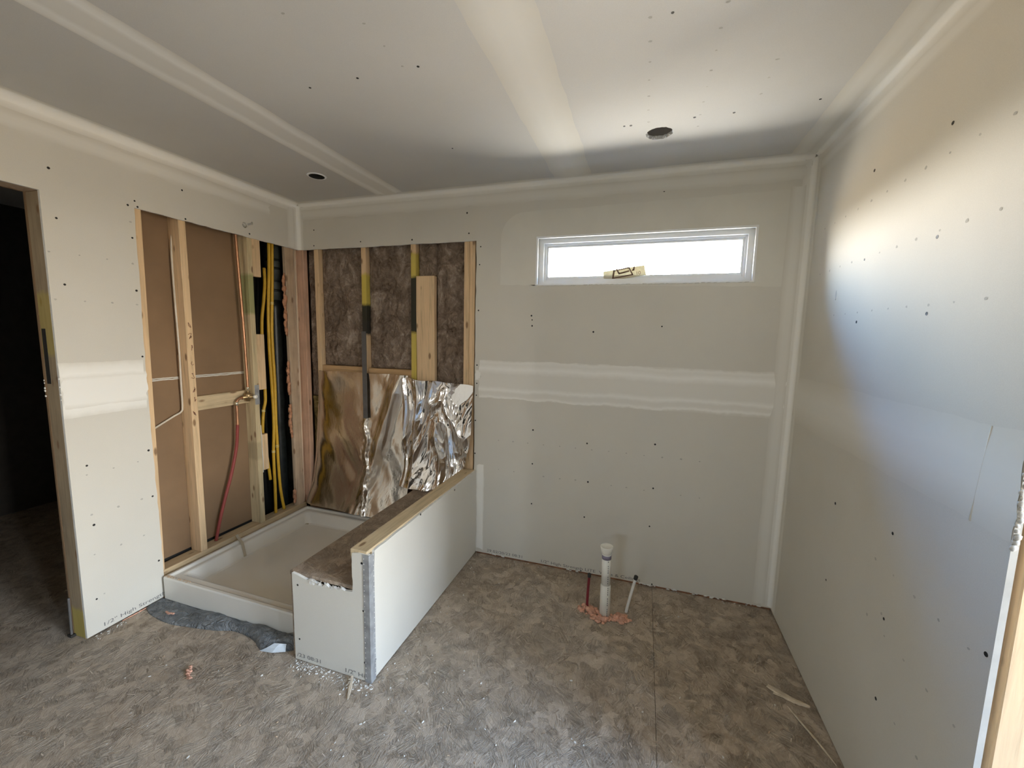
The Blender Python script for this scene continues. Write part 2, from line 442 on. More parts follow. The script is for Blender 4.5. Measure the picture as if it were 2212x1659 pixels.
def slab(name, outer, holes, axis, face, back, mat, parent=None, edge_mat=None):
    """sheet with holes: 2-D outlines in the two other axes, extruded from face to back"""
    def P(p, v):
        a, b = p
        return {'x': (v, a, b), 'y': (a, v, b), 'z': (a, b, v)}[axis]
    loops = [outer] + holes
    tri = tessellate_polygon([[Vector((a, b, 0)) for a, b in lp] for lp in loops])
    flat = [p for lp in loops for p in lp]
    bm = bmesh.new()
    A = [bm.verts.new(P(p, face)) for p in flat]; B = [bm.verts.new(P(p, back)) for p in flat]
    for t in tri:
        try:
            bm.faces.new([A[i] for i in t]); bm.faces.new([B[i] for i in reversed(t)])
        except ValueError: pass
    k = 0
    for lp in loops:
        n = len(lp)
        for i in range(n):
            j = (i + 1) % n
            f = bm.faces.new([A[k + i], A[k + j], B[k + j], B[k + i]])
            if edge_mat: f.material_index = 1
        k += n
    return build(name, bm, [mat, edge_mat] if edge_mat else mat, parent)

def circle(cx, cy, r, n=32, amp=0.0):
    return [(cx + (r + rnd.uniform(-amp, amp)) * math.cos(2 * math.pi * i / n), cy + (r + rnd.uniform(-amp, amp)) * math.sin(2 * math.pi * i / n)) for i in range(n)]

def smooth_path(pts, n=8):
    P = [Vector(p) for p in pts]; out = []
    for i in range(len(P) - 1):
        a, b, c, d = P[max(i - 1, 0)], P[i], P[i + 1], P[min(i + 2, len(P) - 1)]
        for k in range(n):
            t = k / n
            out.append(0.5 * ((2 * b) + (c - a) * t + (2 * a - 5 * b + 4 * c - d) * t * t + (-a + 3 * b - 3 * c + d) * t ** 3))
    out.append(P[-1]); return out

def tube_bm(bm, pts, r, seg=12, cap=True):
    rr = r if callable(r) else (lambda k: r)
    up = None; rings = []
    for i, p in enumerate(pts):
        d = (pts[min(i + 1, len(pts) - 1)] - pts[max(i - 1, 0)]).normalized()
        if up is None:
            up = d.orthogonal().normalized()
        up = (up - d * up.dot(d)).normalized(); sd = d.cross(up)
        rings.append([bm.verts.new(p + (up * math.cos(2 * math.pi * k / seg) + sd * math.sin(2 * math.pi * k / seg)) * rr(i)) for k in range(seg)])
    for a, b in zip(rings, rings[1:]):
        for k in range(seg):
            f = bm.faces.new([a[k], a[(k + 1) % seg], b[(k + 1) % seg], b[k]]); f.smooth = True
    if cap:
        bm.faces.new(rings[0][::-1]); bm.faces.new(rings[-1])

def tube(name, pts, r, mat, parent=None, n=8, seg=12, straight=False):
    bm = bmesh.new()
    tube_bm(bm, [Vector(p) for p in pts] if straight else smooth_path(pts, n), r, seg)
    me = bpy.data.meshes.new(name); bmesh.ops.recalc_face_normals(bm, faces=bm.faces[:]); bm.to_mesh(me); bm.free()
    return link(name, me, mat, parent)

def lathe(name, axis_pt, direction, prof, mat, parent=None, seg=28):
    """prof: (distance along direction, radius)"""
    d = Vector(direction).normalized(); a = Vector(axis_pt)
    u = d.orthogonal().normalized(); v = d.cross(u)
    bm = bmesh.new(); rings = []
    for h, r in prof:
        rings.append([bm.verts.new(a + d * h + (u * math.cos(2 * math.pi * k / seg) + v * math.sin(2 * math.pi * k / seg)) * r) for k in range(seg)])
    for p, q in zip(rings, rings[1:]):
        for k in range(seg):
            bm.faces.new([p[k], p[(k + 1) % seg], q[(k + 1) % seg], q[k]])
    bm.faces.new(rings[0][::-1]); bm.faces.new(rings[-1])
    o = build(name, bm, mat, parent)
    for p in o.data.polygons: p.use_smooth = len(p.vertices) == 4
    return o

def lump(bm, c, r, squash=(1, 1, 1), sub=2, amp=0.35, freq=1.6):
    res = bmesh.ops.create_icosphere(bm, subdivisions=sub, radius=1.0)
    s = Vector((rnd.uniform(0, 99), rnd.uniform(0, 99), 0))
    for v in res['verts']:
        k = 1 + amp * noise.noise(v.co * freq + s)
        v.co = Vector(c) + Vector((v.co.x * squash[0], v.co.y * squash[1], v.co.z * squash[2])) * r * k
    for f in {f for v in res['verts'] for f in v.link_faces}: f.smooth = True

STRIP_N = [0]
def strip(name, plane, at, u0, u1, v0, v1, along, mat, parent, proud=0.0012, amp=0.004, nu=40, nv=8, skew=0.0, ends=True):
    """thin coat on a flat surface. plane 'x','y','z' held at `at`; u runs along, v across. UV = (metres, 0..1)."""
    bm = bmesh.new(); uvl = bm.loops.layers.uv.new('UVMap')
    ax = {'x': ('y', 'z'), 'y': ('x', 'z'), 'z': ('x', 'y')}[plane]
    other = ax[0] if ax[1] == along else ax[1]
    s = rnd.uniform(0, 99); grid = []; STRIP_N[0] += 1
    pr_ = proud * (0.7 + 0.13 * (STRIP_N[0] % 8))
    for i in range(nu + 1):
        row = []
        for j in range(nv + 1):
            tu, tv = i / nu, j / nv
            u = u0 + (u1 - u0) * tu; v = v0 + (v1 - v0) * tv
            e_ = 1.0 if j in (0, nv) else 0.0
            v += e_ * (noise.noise(Vector((u * 9, s, j))) * amp + noise.noise(Vector((u * 50, s, j))) * amp * 0.5) + skew * tu
            if ends and i in (0, nu): u += noise.noise(Vector((s, v * 40, i))) * amp * 2
            h = pr_ * min(1.0, 3.0 * min(tv, 1 - tv) + 0.25)
            co = {along: u, other: v, plane: at[0] + at[1] * h}
            row.append((bm.verts.new((co['x'], co['y'], co['z'])), (u, tv)))
        grid.append(row)
    for i in range(nu):
        for j in range(nv):
            q = [grid[i][j], grid[i + 1][j], grid[i + 1][j + 1], grid[i][j + 1]]
            f = bm.faces.new([a for a, _ in q]); f.smooth = True
            for lp, (_, w) in zip(f.loops, q): lp[uvl].uv = w
    return build(name, bm, mat, parent)

def fillet(name, p0, p1, da, db, r, mat, parent, flat=0.03, n=8, nu=30):
    """coved joint compound in an inside corner: from p0 to p1, da and db point along the two surfaces"""
    p0, p1, da, db = Vector(p0), Vector(p1), Vector(da), Vector(db)
    prof = [da * (r + flat) + db * 0.0008, da * r + db * 0.0012]
    c = (da + db) * r
    for k in range(1, n):
        a = math.pi / 2 * k / n
        prof.append(c - da * r * math.sin(a) - db * r * math.cos(a))
    prof += [db * r + da * 0.0012, db * (r + flat) + da * 0.0008]
    bm = bmesh.new(); uvl = bm.loops.layers.uv.new('UVMap'); rows = []
    s = rnd.uniform(0, 99)
    for i in range(nu + 1):
        t = i / nu; p = p0.lerp(p1, t); L = (p1 - p0).length * t
        row = []
        for j, q in enumerate(prof):
            w = 1 + (0.25 * noise.noise(Vector((L * 6, s, j * 0.1))) if j in (0, len(prof) - 1) else 0)
            row.append((bm.verts.new(p + q * w), (L, j / (len(prof) - 1))))
        rows.append(row)
    for i in range(nu):
        for j in range(len(prof) - 1):
            q = [rows[i][j], rows[i + 1][j], rows[i + 1][j + 1], rows[i][j + 1]]
            f = bm.faces.new([a for a, _ in q]); f.smooth = True
            for lp, (_, w) in zip(f.loops, q): lp[uvl].uv = w
    return build(name, bm, mat, parent)

def screw_mesh():
    bm = bmesh.new()
    n = 10; ring = [bm.verts.new((0.0050 * math.cos(2 * math.pi * k / n), 0.0050 * math.sin(2 * math.pi * k / n), 0.0006)) for k in range(n)]
    ctr = [bm.verts.new((0.0022 * math.cos(2 * math.pi * k / n), 0.0022 * math.sin(2 * math.pi * k / n), 0.0002)) for k in range(n)]
    base = [bm.verts.new((0.0054 * math.cos(2 * math.pi * k / n), 0.0054 * math.sin(2 * math.pi * k / n), -0.001)) for k in range(n)]
    for k in range(n):
        j = (k + 1) % n
        bm.faces.new([ring[k], ring[j], ctr[j], ctr[k]]); bm.faces.new([base[k], base[j], ring[j], ring[k]])
    bm.faces.new(ctr)
    bmesh.ops.recalc_face_normals(bm, faces=bm.faces[:])
    me = bpy.data.meshes.new('screw'); bm.to_mesh(me); bm.free(); me.materials.append(M['screw'])
    return me
SCREW = screw_mesh()
NRM = {'+x': Matrix.Rotation(math.radians(90), 4, 'Y'), '-x': Matrix.Rotation(math.radians(-90), 4, 'Y'), '-y': Matrix.Rotation(math.radians(90), 4, 'X'), '-z': Matrix.Rotation(math.radians(180), 4, 'X')}

def at(plane, v, p):
    return {'x': (v, p[0], p[1]), 'y': (p[0], v, p[1]), 'z': (p[0], p[1], v)}[plane]

def screws(pts, plane, v, facing, parent):
    for p in pts:
        o = bpy.data.objects.new('screw', SCREW); COL.objects.link(o)
        o.parent = parent; o.matrix_parent_inverse = parent.matrix_world.inverted()
        s = rnd.uniform(0.85, 1.15)
        o.matrix_world = Matrix.Translation(at(plane, v, p)) @ NRM[facing] @ Matrix.Scale(s, 4)

def dimples(pts, plane, v, sgn, parent):
    bm = bmesh.new()
    for p in pts:
        c = Vector(at(plane, v + sgn * 0.0004, p)); r = rnd.uniform(0.004, 0.007)
        ax = {'x': (Vector((0, 1, 0)), Vector((0, 0, 1))), 'y': (Vector((1, 0, 0)), Vector((0, 0, 1))), 'z': (Vector((1, 0, 0)), Vector((0, 1, 0)))}[plane]
        bm.faces.new([bm.verts.new(c + (ax[0] * math.cos(2 * math.pi * k / 7) + ax[1] * math.sin(2 * math.pi * k / 7) * 0.8) * r * rnd.uniform(0.7, 1.2)) for k in range(7)])
    return tag(build('paper_dents', bm, M['dimple'], parent), kind='stuff')

def text(name, s, loc, rot, size, parent, mat=None, width=None):
    cu = bpy.data.curves.new(name, 'FONT'); cu.body = s; cu.size = size
    cu.fill_mode = 'FRONT' if hasattr(cu, 'fill_mode') and cu.dimensions == '2D' else cu.fill_mode
    tmp = bpy.data.objects.new(name + '_curve', cu); COL.objects.link(tmp)
    dg = bpy.context.evaluated_depsgraph_get()
    me = bpy.data.meshes.new_from_object(tmp.evaluated_get(dg))
    bpy.data.objects.remove(tmp)
    if width:
        mx = max(v.co.x for v in me.vertices) - min(v.co.x for v in me.vertices)
        for v in me.vertices: v.co.x *= width / mx
    me.materials.clear()
    o = link(name, me, mat or M['ink'], None)
    o.parent = parent; o.matrix_parent_inverse = parent.matrix_world.inverted()
    o.matrix_world = Matrix.Translation(loc) @ rot
    return o
ROT_BACK = Matrix.Rotation(math.radians(90), 4, 'X')
ROT_LEFT = Matrix.Rotation(math.radians(90), 4, 'Z') @ Matrix.Rotation(math.radians(90), 4, 'X')

# screw heads and dents, metres in the plane of each surface
MARKS = {
    'screw_left': [[-1.355,2.191],[-1.346,1.985],[-1.341,1.699],[-1.073,2.121],[-1.042,2.15],[-1.031,2.124],[-1.065,1.964],[-1.066,1.702],[-1.064,1.364],[-1.329,0.855],[-1.072,0.862],[-1.071,0.606],[-1.325,0.557],[-1.067,0.233],[-1.343,0.182],[-0.809,2.278],[-0.801,2.126],[-0.406,2.138]],
    'dimple_left': [[-1.382,1.835],[-1.28,1.838],[-1.177,1.839],[-1.073,1.836],[-1.377,1.63],[-1.276,1.63],[-1.173,1.632],[-1.069,1.631],[-1.067,2.041],[-1.333,0.811],[-1.228,0.813],[-1.125,0.815],[-1.33,0.611],[-1.224,0.609],[-1.122,0.609],[-1.334,0.409],[-1.227,0.407],[-1.126,0.409],[-1.312,0.192]],
    'screw_back': [[0.547,2.151],[0.961,2.144],[1.379,2.164],[1.462,2.077],[1.456,1.965],[1.452,1.674],[1.446,1.316],[1.446,1.194],[1.444,1.114],[0.141,2.252],[0.137,2.141],[1.811,1.642],[1.816,1.616],[1.817,1.579],[2.199,1.548],[2.585,1.586],[1.842,0.913],[2.191,0.86],[2.589,0.895],[1.439,0.942],[1.439,0.714],[1.844,0.688],[2.207,0.614],[2.594,0.626],[1.846,0.417],[2.194,0.381],[2.587,0.386],[2.187,0.017],[2.622,0.019],[2.068,2.341],[2.552,2.327],[1.365,2.291]],
    'dimple_back': [[1.608,0.822],[1.708,0.822],[1.809,0.823],[1.914,0.822],[2.02,0.824],[2.12,0.823],[2.221,0.822],[2.325,0.824],[2.429,0.824],[2.53,0.821],[2.632,0.821],[2.736,0.822],[2.835,0.82],[1.611,0.622],[1.719,0.619],[1.921,0.613],[2.028,0.612],[2.128,0.616],[2.349,0.61],[2.44,0.61],[2.543,0.607],[2.748,0.605],[2.85,0.603]],
    'screw_right': [[-1.014,2.116],[-0.605,2.144],[-1.014,1.816],[-0.609,1.826],[-1.014,1.603],[-0.604,1.595],[-0.997,0.931],[-0.608,0.874],[-1.011,0.655],[-1.384,0.83],[-1.026,0.391],[-0.606,0.545]],
    'dimple_right': [[-0.303,2.037],[-0.198,2.038],[-0.405,2.037],[-0.509,2.036],[-0.61,2.037],[-0.714,2.036],[-0.816,2.036],[-0.919,2.036],[-1.02,2.037],[-1.126,2.037],[-1.228,2.036],[-0.198,1.832],[-0.303,1.832],[-0.404,1.834],[-0.508,1.833],[-0.712,1.832],[-0.816,1.83],[-0.917,1.832],[-1.021,1.832],[-1.124,1.831],[-1.229,1.829],[-0.397,1.632],[-0.502,1.631],[-0.603,1.631],[-0.708,1.632],[-0.811,1.631],[-0.913,1.63],[-1.017,1.628],[-1.119,1.627],[-1.225,1.627],[-0.926,0.81],[-1.029,0.811],[-1.132,0.807],[-0.92,0.607],[-0.996,0.662],[-1.025,0.607],[-1.233,0.807],[-1.126,0.606],[-1.337,0.807],[-1.229,0.602],[-1.332,0.599],[-1.127,0.402],[-1.23,0.401]],
    'screw_ceil': [[2.519,-1.155],[1.689,-1.145],[1.525,-0.54],[2.357,-0.539],[2.385,-0.537],[2.642,-0.537],[2.791,-0.534],[3.084,-0.552],[1.439,-1.148],[1.222,-1.148]],
    'dimple_ceil': [[2.458,-1.154],[2.459,-1.053],[2.46,-0.952],[2.458,-0.85],[2.458,-0.747],[2.458,-0.647],[2.459,-0.548],[2.661,-1.154],[2.66,-1.054],[2.662,-0.953],[2.662,-0.849],[2.661,-0.753],[2.662,-0.651],[2.662,-0.554],[2.664,-0.456],[2.861,-0.853],[2.862,-0.752],[2.861,-0.651],[1.635,-1.367],[1.636,-1.266],[1.637,-1.163],[1.431,-1.467]],
    'screw_half': [[-0.337,0.578],[-0.735,0.591],[-1.122,0.089]],
    'screw_front': [[1.413,0.547],[1.416,0.331],[1.419,0.09],[1.064,0.373],[1.062,0.107]],
}

# ================================================================ STRUCTURE
# ---- floor: slab with strand-board panels on it
floor = tag(obox('floor', -2.4, XE + 0.1, YR - 0.1, 0.17, -0.06, -0.0185, M['osb']), 'dusty brown strand board subfloor', 'floor', kind='structure')
xs = [-2.4, -1.037, 0.183, 1.403, 2.623, 3.843, XE + 0.1]
for a, b in zip(xs, xs[1:]):
    for c, d in ((YR - 0.1, -2.35), (-2.35, 0.17)):
        obox('panel', a + 0.0009, b - 0.0009, c + 0.001, d - 0.001, -0.018, 0.0, M['osb'], floor)

# ---- ceiling with two light cut-outs
hole_r = circle(2.506, -0.430, 0.058, 40, 0.0035)
hole_l = circle(0.570, -0.420, 0.048, 36, 0.0008)
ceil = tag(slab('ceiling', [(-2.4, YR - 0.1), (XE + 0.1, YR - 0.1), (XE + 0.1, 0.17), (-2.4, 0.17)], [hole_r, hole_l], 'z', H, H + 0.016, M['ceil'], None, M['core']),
           'grey papered drywall ceiling with two round cut-outs', 'ceiling', kind='structure')
strip('joint_compound', 'z', (H, -1), YR, -0.03, 0.715, 0.922, 'y', M['mud_wide'], ceil, nu=90, amp=0.006)
strip('joint_compound', 'z', (H, -1), YR, -0.03, 1.935, 2.150, 'y', M['mud_soft'], ceil, nu=90, amp=0.008, skew=0.004)
strip('joint_compound', 'z', (H, -1), YE, -0.05, 3.135, 3.225, 'y', M['mud_soft'], ceil, nu=50)
screws(MARKS['screw_ceil'], 'z', H, '-z', ceil)
dimples(MARKS['dimple_ceil'], 'z', H, -1, ceil)
# torn paper around the right cut-out
bm = bmesh.new()
for k in range(16):
    a = rnd.uniform(0, 6.28); r0, r1 = 0.057, rnd.uniform(0.050, 0.0535); w = rnd.uniform(0.04, 0.13)
    bm.faces.new([bm.verts.new((2.506 + r * math.cos(q), -0.43 + r * math.sin(q), H + dz)) for r, q, dz in ((r0, a - w, 0.0), (r1, a - w * 0.5, 0.004), (r1 * 0.98, a + w * 0.6, 0.006), (r0, a + w, 0.0))])
tag(build('torn_paper', bm, M['core'], ceil), kind='stuff')

# ---- back wall (drywall sheet with shower opening and window opening)
WX0, WX1, WZ0, WZ1 = 1.834, 3.028, 1.830, 2.116
out = [(1.432, 0.012), (XE, 0.012), (XE, H), (0.0, H)] + jag((0.0, 2.113), (1.432, 2.116), 26, 0.0022) + jag((1.432, 2.116), (1.432, 0.012), 40, 0.0028)
wb = tag(slab('wall_back', out, [[(WX0, WZ0), (WX0, WZ1), (WX1, WZ1), (WX1, WZ0)]], 'y', 0.0, T, M['paper'], None, M['core']),
         'beige drywall back wall with high slot window', 'wall', kind='structure')
slab('sheathing_panel', [(-2.4, -0.06), (XE + 0.1, -0.06), (XE + 0.1, H + 0.02), (-2.4, H + 0.02)], [[(WX0 - 0.01, WZ0 - 0.01), (WX0 - 0.01, WZ1 + 0.01), (WX1 + 0.01, WZ1 + 0.01), (WX1 + 0.01, WZ0 - 0.01)]], 'y', 0.155, 0.17, M['kraft'], wb)
strip('joint_compound', 'y', (0.0, -1), 1.462, 3.225, 1.10, 1.352, 'x', M['mud_band'], wb, nu=110, amp=0.007)
strip('joint_compound', 'y', (0.0, -1), 1.436, 1.475, 1.215, 1.285, 'x', M['mud_full'], wb, nu=14, amp=0.006)
strip('joint_compound', 'y', (0.0, -1), 0.04, 3.22, 2.325, 2.405, 'x', M['mud_soft'], wb, nu=120, amp=0.012)
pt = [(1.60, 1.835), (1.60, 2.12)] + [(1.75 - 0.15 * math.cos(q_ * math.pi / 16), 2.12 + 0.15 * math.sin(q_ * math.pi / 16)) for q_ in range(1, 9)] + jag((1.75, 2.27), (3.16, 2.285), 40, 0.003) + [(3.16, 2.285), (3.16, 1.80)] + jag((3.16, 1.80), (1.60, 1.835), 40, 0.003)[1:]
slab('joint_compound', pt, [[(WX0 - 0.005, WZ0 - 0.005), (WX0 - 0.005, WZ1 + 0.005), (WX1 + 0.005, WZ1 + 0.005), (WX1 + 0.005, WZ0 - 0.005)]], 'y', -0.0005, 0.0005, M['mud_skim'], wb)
strip('joint_compound', 'y', (0.0, -1), 0.03, 2.30, 3.165, 3.235, 'z', M['mud_soft'], wb, nu=80, amp=0.006)
strip('joint_compound', 'y', (0.0, -1), 0.035, 0.640, 1.452, 1.507, 'z', M['mud_full'], wb, nu=40, amp=0.005)
screws(MARKS['screw_back'], 'y', 0.0, '-y', wb)
dimples(MARKS['dimple_back'], 'y', 0.0, -1, wb)
text('printed_text', '29 02/20/23 08:31', (1.535, -0.0006, 0.026), ROT_BACK, 0.026, wb, width=0.255)
text('printed_text', '1/2" High Strength LITE  Walls & Ceilings', (1.915, -0.0006, 0.022), ROT_BACK, 0.027, wb, width=0.63)
bm = bmesh.new()
for a_, c_, n_ in ((1.56, 1.66, 7), (2.10, 2.18, 5), (2.52, 2.66, 14), (2.70, 3.05, 22), (3.1, 3.22, 6)):
    for k in range(n_): lump(bm, (rnd.uniform(a_, c_), rnd.uniform(-0.006, 0.002), rnd.uniform(0.008, 0.016)), rnd.uniform(0.002, 0.006), (2.2, 0.7, 0.7), 1, 0.6)
tag(build('torn_paper', bm, M['core'], wb), kind='stuff')
obox('sole_plate', 1.46, 3.26, 0.004, 0.0126, 0.0, 0.022, M['rust'], wb, jig=0.001)

# ---- left wall with doorway and shower opening
out = [(YR, 0.007), (-2.262, 0.007), (-2.262, 2.089), (-1.392, 2.089), (-1.392, 0.007), (-1.046, 0.012)]
out += jag((-1.046, 0.012), (-1.054, 1.2), 26, 0.002) + jag((-1.054, 1.2), (-1.046, 2.116), 20, 0.002) + jag((-1.046, 2.116), (0.0, 2.113), 26, 0.0018)
out += [(0.0, 2.113), (0.0, H), (YR, H)]
wlf = tag(slab('wall_left', out, [circle(-0.436, 2.187, 0.019, 20, 0.0025)], 'x', 0.0, -T, M['paper'], None, M['core']),
          'beige drywall left wall with open doorway and cut-out beside the shower', 'wall', kind='structure')
strip('joint_compound', 'x', (0.0, 1), -1.39, -1.062, 1.093, 1.347, 'y', M['mud_wide'], wlf, nu=40, amp=0.004)
strip('joint_compound', 'x', (0.0, 1), -1.388, -1.056, 1.13, 1.29, 'y', M['mud_full'], wlf, nu=40, amp=0.006, proud=0.0022)
strip('joint_compound', 'x', (0.0, 1), YR, -2.265, 1.093, 1.347, 'y', M['mud_wide'], wlf, nu=60, amp=0.006)
strip('joint_compound', 'x', (0.0, 1), YR, -0.25, 2.300, 2.375, 'y', M['mud_soft'], wlf, nu=120, amp=0.018)
strip('joint_compound', 'x', (0.0, 1), 2.12, 2.40, -0.10, -0.03, 'z', M['mud_soft'], wlf, nu=20)
screws(MARKS['screw_left'], 'x', 0.0, '+x', wlf)
dimples(MARKS['dimple_left'], 'x', 0.0, 1, wlf)
text('printed_text', '1/2" High Strength', (0.0006, -1.332, 0.025), ROT_LEFT, 0.027, wlf, width=0.275)
bm = bmesh.new()
lump(bm, (-0.011, -0.433, 2.190), 0.0175, (0.35, 1, 1), 2, 0.3)
for p in ((-0.412, 2.196), (-0.403, 2.200), (-0.395, 2.204)): lump(bm, (0.0, p[0], p[1]), 0.007, (0.3, 1, 1), 1)
build('patch_dab', bm, M['scuff'], wlf)
bm = bmesh.new(); lump(bm, (0.0, -0.384, 2.209), 0.009, (0.2, 0.8, 1.1), 1); lump(bm, (-0.006, -0.444, 2.180), 0.009, (0.3, 1, 1), 1)
build('patch_shadow', bm, M['dimple'], wlf)
bm = bmesh.new()      # glue and foam squeezed out below the sheet
for k in range(26): lump(bm, (0.002, -1.25 + 0.19 * k / 25, 0.003), rnd.uniform(0.003, 0.006), (0.5, 1.6, 0.8), 1)
tag(build('foam_bead', bm, M['foam'], wlf), kind='stuff')

# ---- sheets on the far side of the left wall: brown paper backs seen between the studs
wh = tag(slab('wall_hall', [(YR, 0.0), (-2.262, 0.0), (-2.262, 1.2195), (YR, 1.2195)], [], 'x', -0.1016, -0.1143, M['kraft']), 'brown paper back of the far drywall between studs', 'wall', kind='structure')
obox('panel', -0.125, -0.118, -1.03, -0.40, 0.10, 0.22, M['dark'], wh)  # near-black strip behind the gap, paints the shadow line above the plate
slab('panel', [(-1.392, 0.0), (-1.06, 0.0), (-1.06, 0.176), (-0.403, 0.174), (-0.403, 1.2185), (-1.392, 1.2185)], [], 'x', -0.1016, -0.1143, M['kraft'], wh)
slab('panel', [(-2.262, 2.089), (-1.392, 2.089), (-1.392, 1.2205), (-0.403, 1.2205), (-0.403, H), (-2.262, H)], [], 'x', -0.1016, -0.1143, M['kraft'], wh)
slab('panel', [(YR, 1.2205), (-2.262, 1.2205), (-2.262, H), (YR, H)], [], 'x', -0.1016, -0.1143, M['kraft'], wh)
for y0, y1 in ((-1.02, -0.83), (-0.79, -0.42)):
    bm = bmesh.new()
    tube_bm(bm, [Vector((-0.1005 + rnd.uniform(-0.001, 0.001), y0 + (y1 - y0) * k / 16, 1.2215 + rnd.uniform(-0.0012, 0.0012))) for k in range(17)], 0.0042, 6)
    tube_bm(bm, [Vector((-0.1008, y0 + (y1 - y0) * k / 16, 1.2305 + rnd.uniform(-0.001, 0.001))) for k in range(17)], 0.0036, 6)
    build('joint_compound', bm, M['mud_full'], wh)

# ---- unlit hall beyond the doorway
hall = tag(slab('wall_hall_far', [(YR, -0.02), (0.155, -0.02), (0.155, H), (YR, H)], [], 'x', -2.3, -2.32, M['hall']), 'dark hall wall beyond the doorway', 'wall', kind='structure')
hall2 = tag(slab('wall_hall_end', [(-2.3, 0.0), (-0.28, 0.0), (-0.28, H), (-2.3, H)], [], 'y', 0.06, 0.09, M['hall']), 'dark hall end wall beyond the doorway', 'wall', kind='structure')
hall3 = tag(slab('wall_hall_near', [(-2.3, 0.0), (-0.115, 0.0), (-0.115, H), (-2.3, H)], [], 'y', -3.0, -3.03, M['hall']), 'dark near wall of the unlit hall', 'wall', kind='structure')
chase = tag(slab('wall_chase', [(-0.41, 0.0), (0.155, 0.0), (0.155, H), (-0.41, H)], [], 'x', -0.27, -0.28, M['dark']), 'near-black sheet at the back of the pipe chase', 'wall', kind='structure')  # plain near-black sheet closes the back of the chase
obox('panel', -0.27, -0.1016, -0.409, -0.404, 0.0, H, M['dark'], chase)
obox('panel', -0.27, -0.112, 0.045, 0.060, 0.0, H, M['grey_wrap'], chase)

# ---- doorway framing
door = empty('door_1', (-0.06, -1.42, 0.0), 'rough framed doorway opening onto a dark hall', 'doorway'); door['kind'] = 'structure'
lumber('jack_stud', -0.1016, -T, -1.392, -1.354, 0.0, 2.089, M['wood_jamb'], door, 0.0006)
lumber('jack_stud', -0.1016, -T, -2.300, -2.262, 0.0, 2.089, M['wood_jamb'], door, 0.0006)
obox('header', -0.1016, -T, -2.30, -1.354, 2.0895, 2.22, M['wood_brown'], door)
obox('paint_slot', -0.092, -0.064, -1.3932, -1.3915, 1.25, 1.50, M['dark'], door, 0.0007)
obox('edge_strip', -0.1145, -0.1016, -1.3935, -1.3925, 0.0, 2.089, M['kraft'], door)
tube('sill_bolt', [(-0.100, -1.402, 0.0), (-0.099, -1.401, 0.10), (-0.098, -1.40, 0.20)], 0.005, M['strap'], door)
obox('foot_plate', -0.115, -0.085, -1.412, -1.392, 0.0, 0.012, M['black_cap'], door, 0.002)
bm = bmesh.new()
for k in range(9): lump(bm, (rnd.choice((-0.112, 0.0)), -1.394, 1.18 + 0.012 * k), rnd.uniform(0.004, 0.008), (1, 0.5, 1), 1)
tag(build('compound_drip', bm, M['core'], door), kind='stuff')

# ---- right wall
wr = tag(slab('wall_right', [(YE, 0.007), (0.0, 0.007), (0.0, H), (YE, H)], [], 'x', W, W + T, M['paper'], None, M['dimple']),
         'beige drywall right wall lit from the slot window', 'wall', kind='structure')
strip('joint_compound', 'x', (W, -1), YE, -0.03, 1.100, 1.335, 'y', M['mud_soft'], wr, nu=80, amp=0.006)
strip('joint_compound', 'x', (W, -1), 0.03, 2.40, -0.075, -0.03, 'z', M['mud_soft'], wr, nu=60)
strip('joint_compound', 'x', (W, -1), YE, -0.03, 2.345, 2.405, 'y', M['mud_soft'], wr, nu=60)
screws(MARKS['screw_right'], 'x', W, '-x', wr)
dimples(MARKS['dimple_right'], 'x', W, -1, wr)
bm = bmesh.new(); tube_bm(bm, [Vector((W, -1.302, 1.334)), Vector((W, -1.2925, 1.24)), Vector((W, -1.286, 1.16)), Vector((W, -1.281, 1.098))], 0.0024, 6)
build('compound_ridge', bm, M['mud_full'], wr)
bm = bmesh.new()
for k in range(14): lump(bm, (W - 0.001 + rnd.uniform(0, 0.008), YE - 0.001, 1.09 + 0.16 * k / 13), rnd.uniform(0.003, 0.008), (1, 0.7, 1), 1)
tag(build('compound_lump', bm, M['scuff'], wr), kind='stuff')
bm = bmesh.new()
lump(bm, (W, -0.395, 1.715), 0.02, (0.03, 0.35, 1.0), 2); build('scuff', bm, M['scuff'], wr)
tag(slab('wall_right_outer', [(YE, 0.0), (0.155, 0.0), (0.155, H), (YE, H)], [], 'x', 3.372, 3.385, M['paper']), 'outer drywall of the right wall', 'wall', kind='structure')
fr = empty('stud_framing', (3.33, YE, 0.0), 'bright pine stud exposed at the near end of the right wall', 'framing')
lumber('stud', 3.290, 3.3715, YE, YE + 0.038, 0.0, H, M['wood'], fr, 0.0008)
lumber('stud', 3.290, 3.3715, YE + 0.040, YE + 0.078, 0.0, H, M['wood'], fr, 0.0008)

# ---- rest of the room that lets the daylight in
we = tag(slab('wall_east', [(YR, 0.0), (0.155, 0.0), (0.155, H), (YR, H)], [[(w[0], w[2]), (w[1], w[2]), (w[1], w[3]), (w[0], w[3])] for w in (WIN_E, WIN_S_FILL)], 'x', XE, XE + 0.14, M['paper']), 'drywall east wall of the adjoining room', 'wall', kind='structure')
wrr = tag(slab('wall_rear', [(-2.4, 0.0), (XE + 0.1, 0.0), (XE + 0.1, H), (-2.4, H)], [[(WIN_R_FILL[0], WIN_R_FILL[2]), (WIN_R_FILL[1], WIN_R_FILL[2]), (WIN_R_FILL[1], WIN_R_FILL[3]), (WIN_R_FILL[0], WIN_R_FILL[3])]], 'y', YR, YR - 0.14, M['paper']), 'drywall rear wall behind the camera', 'wall', kind='structure')

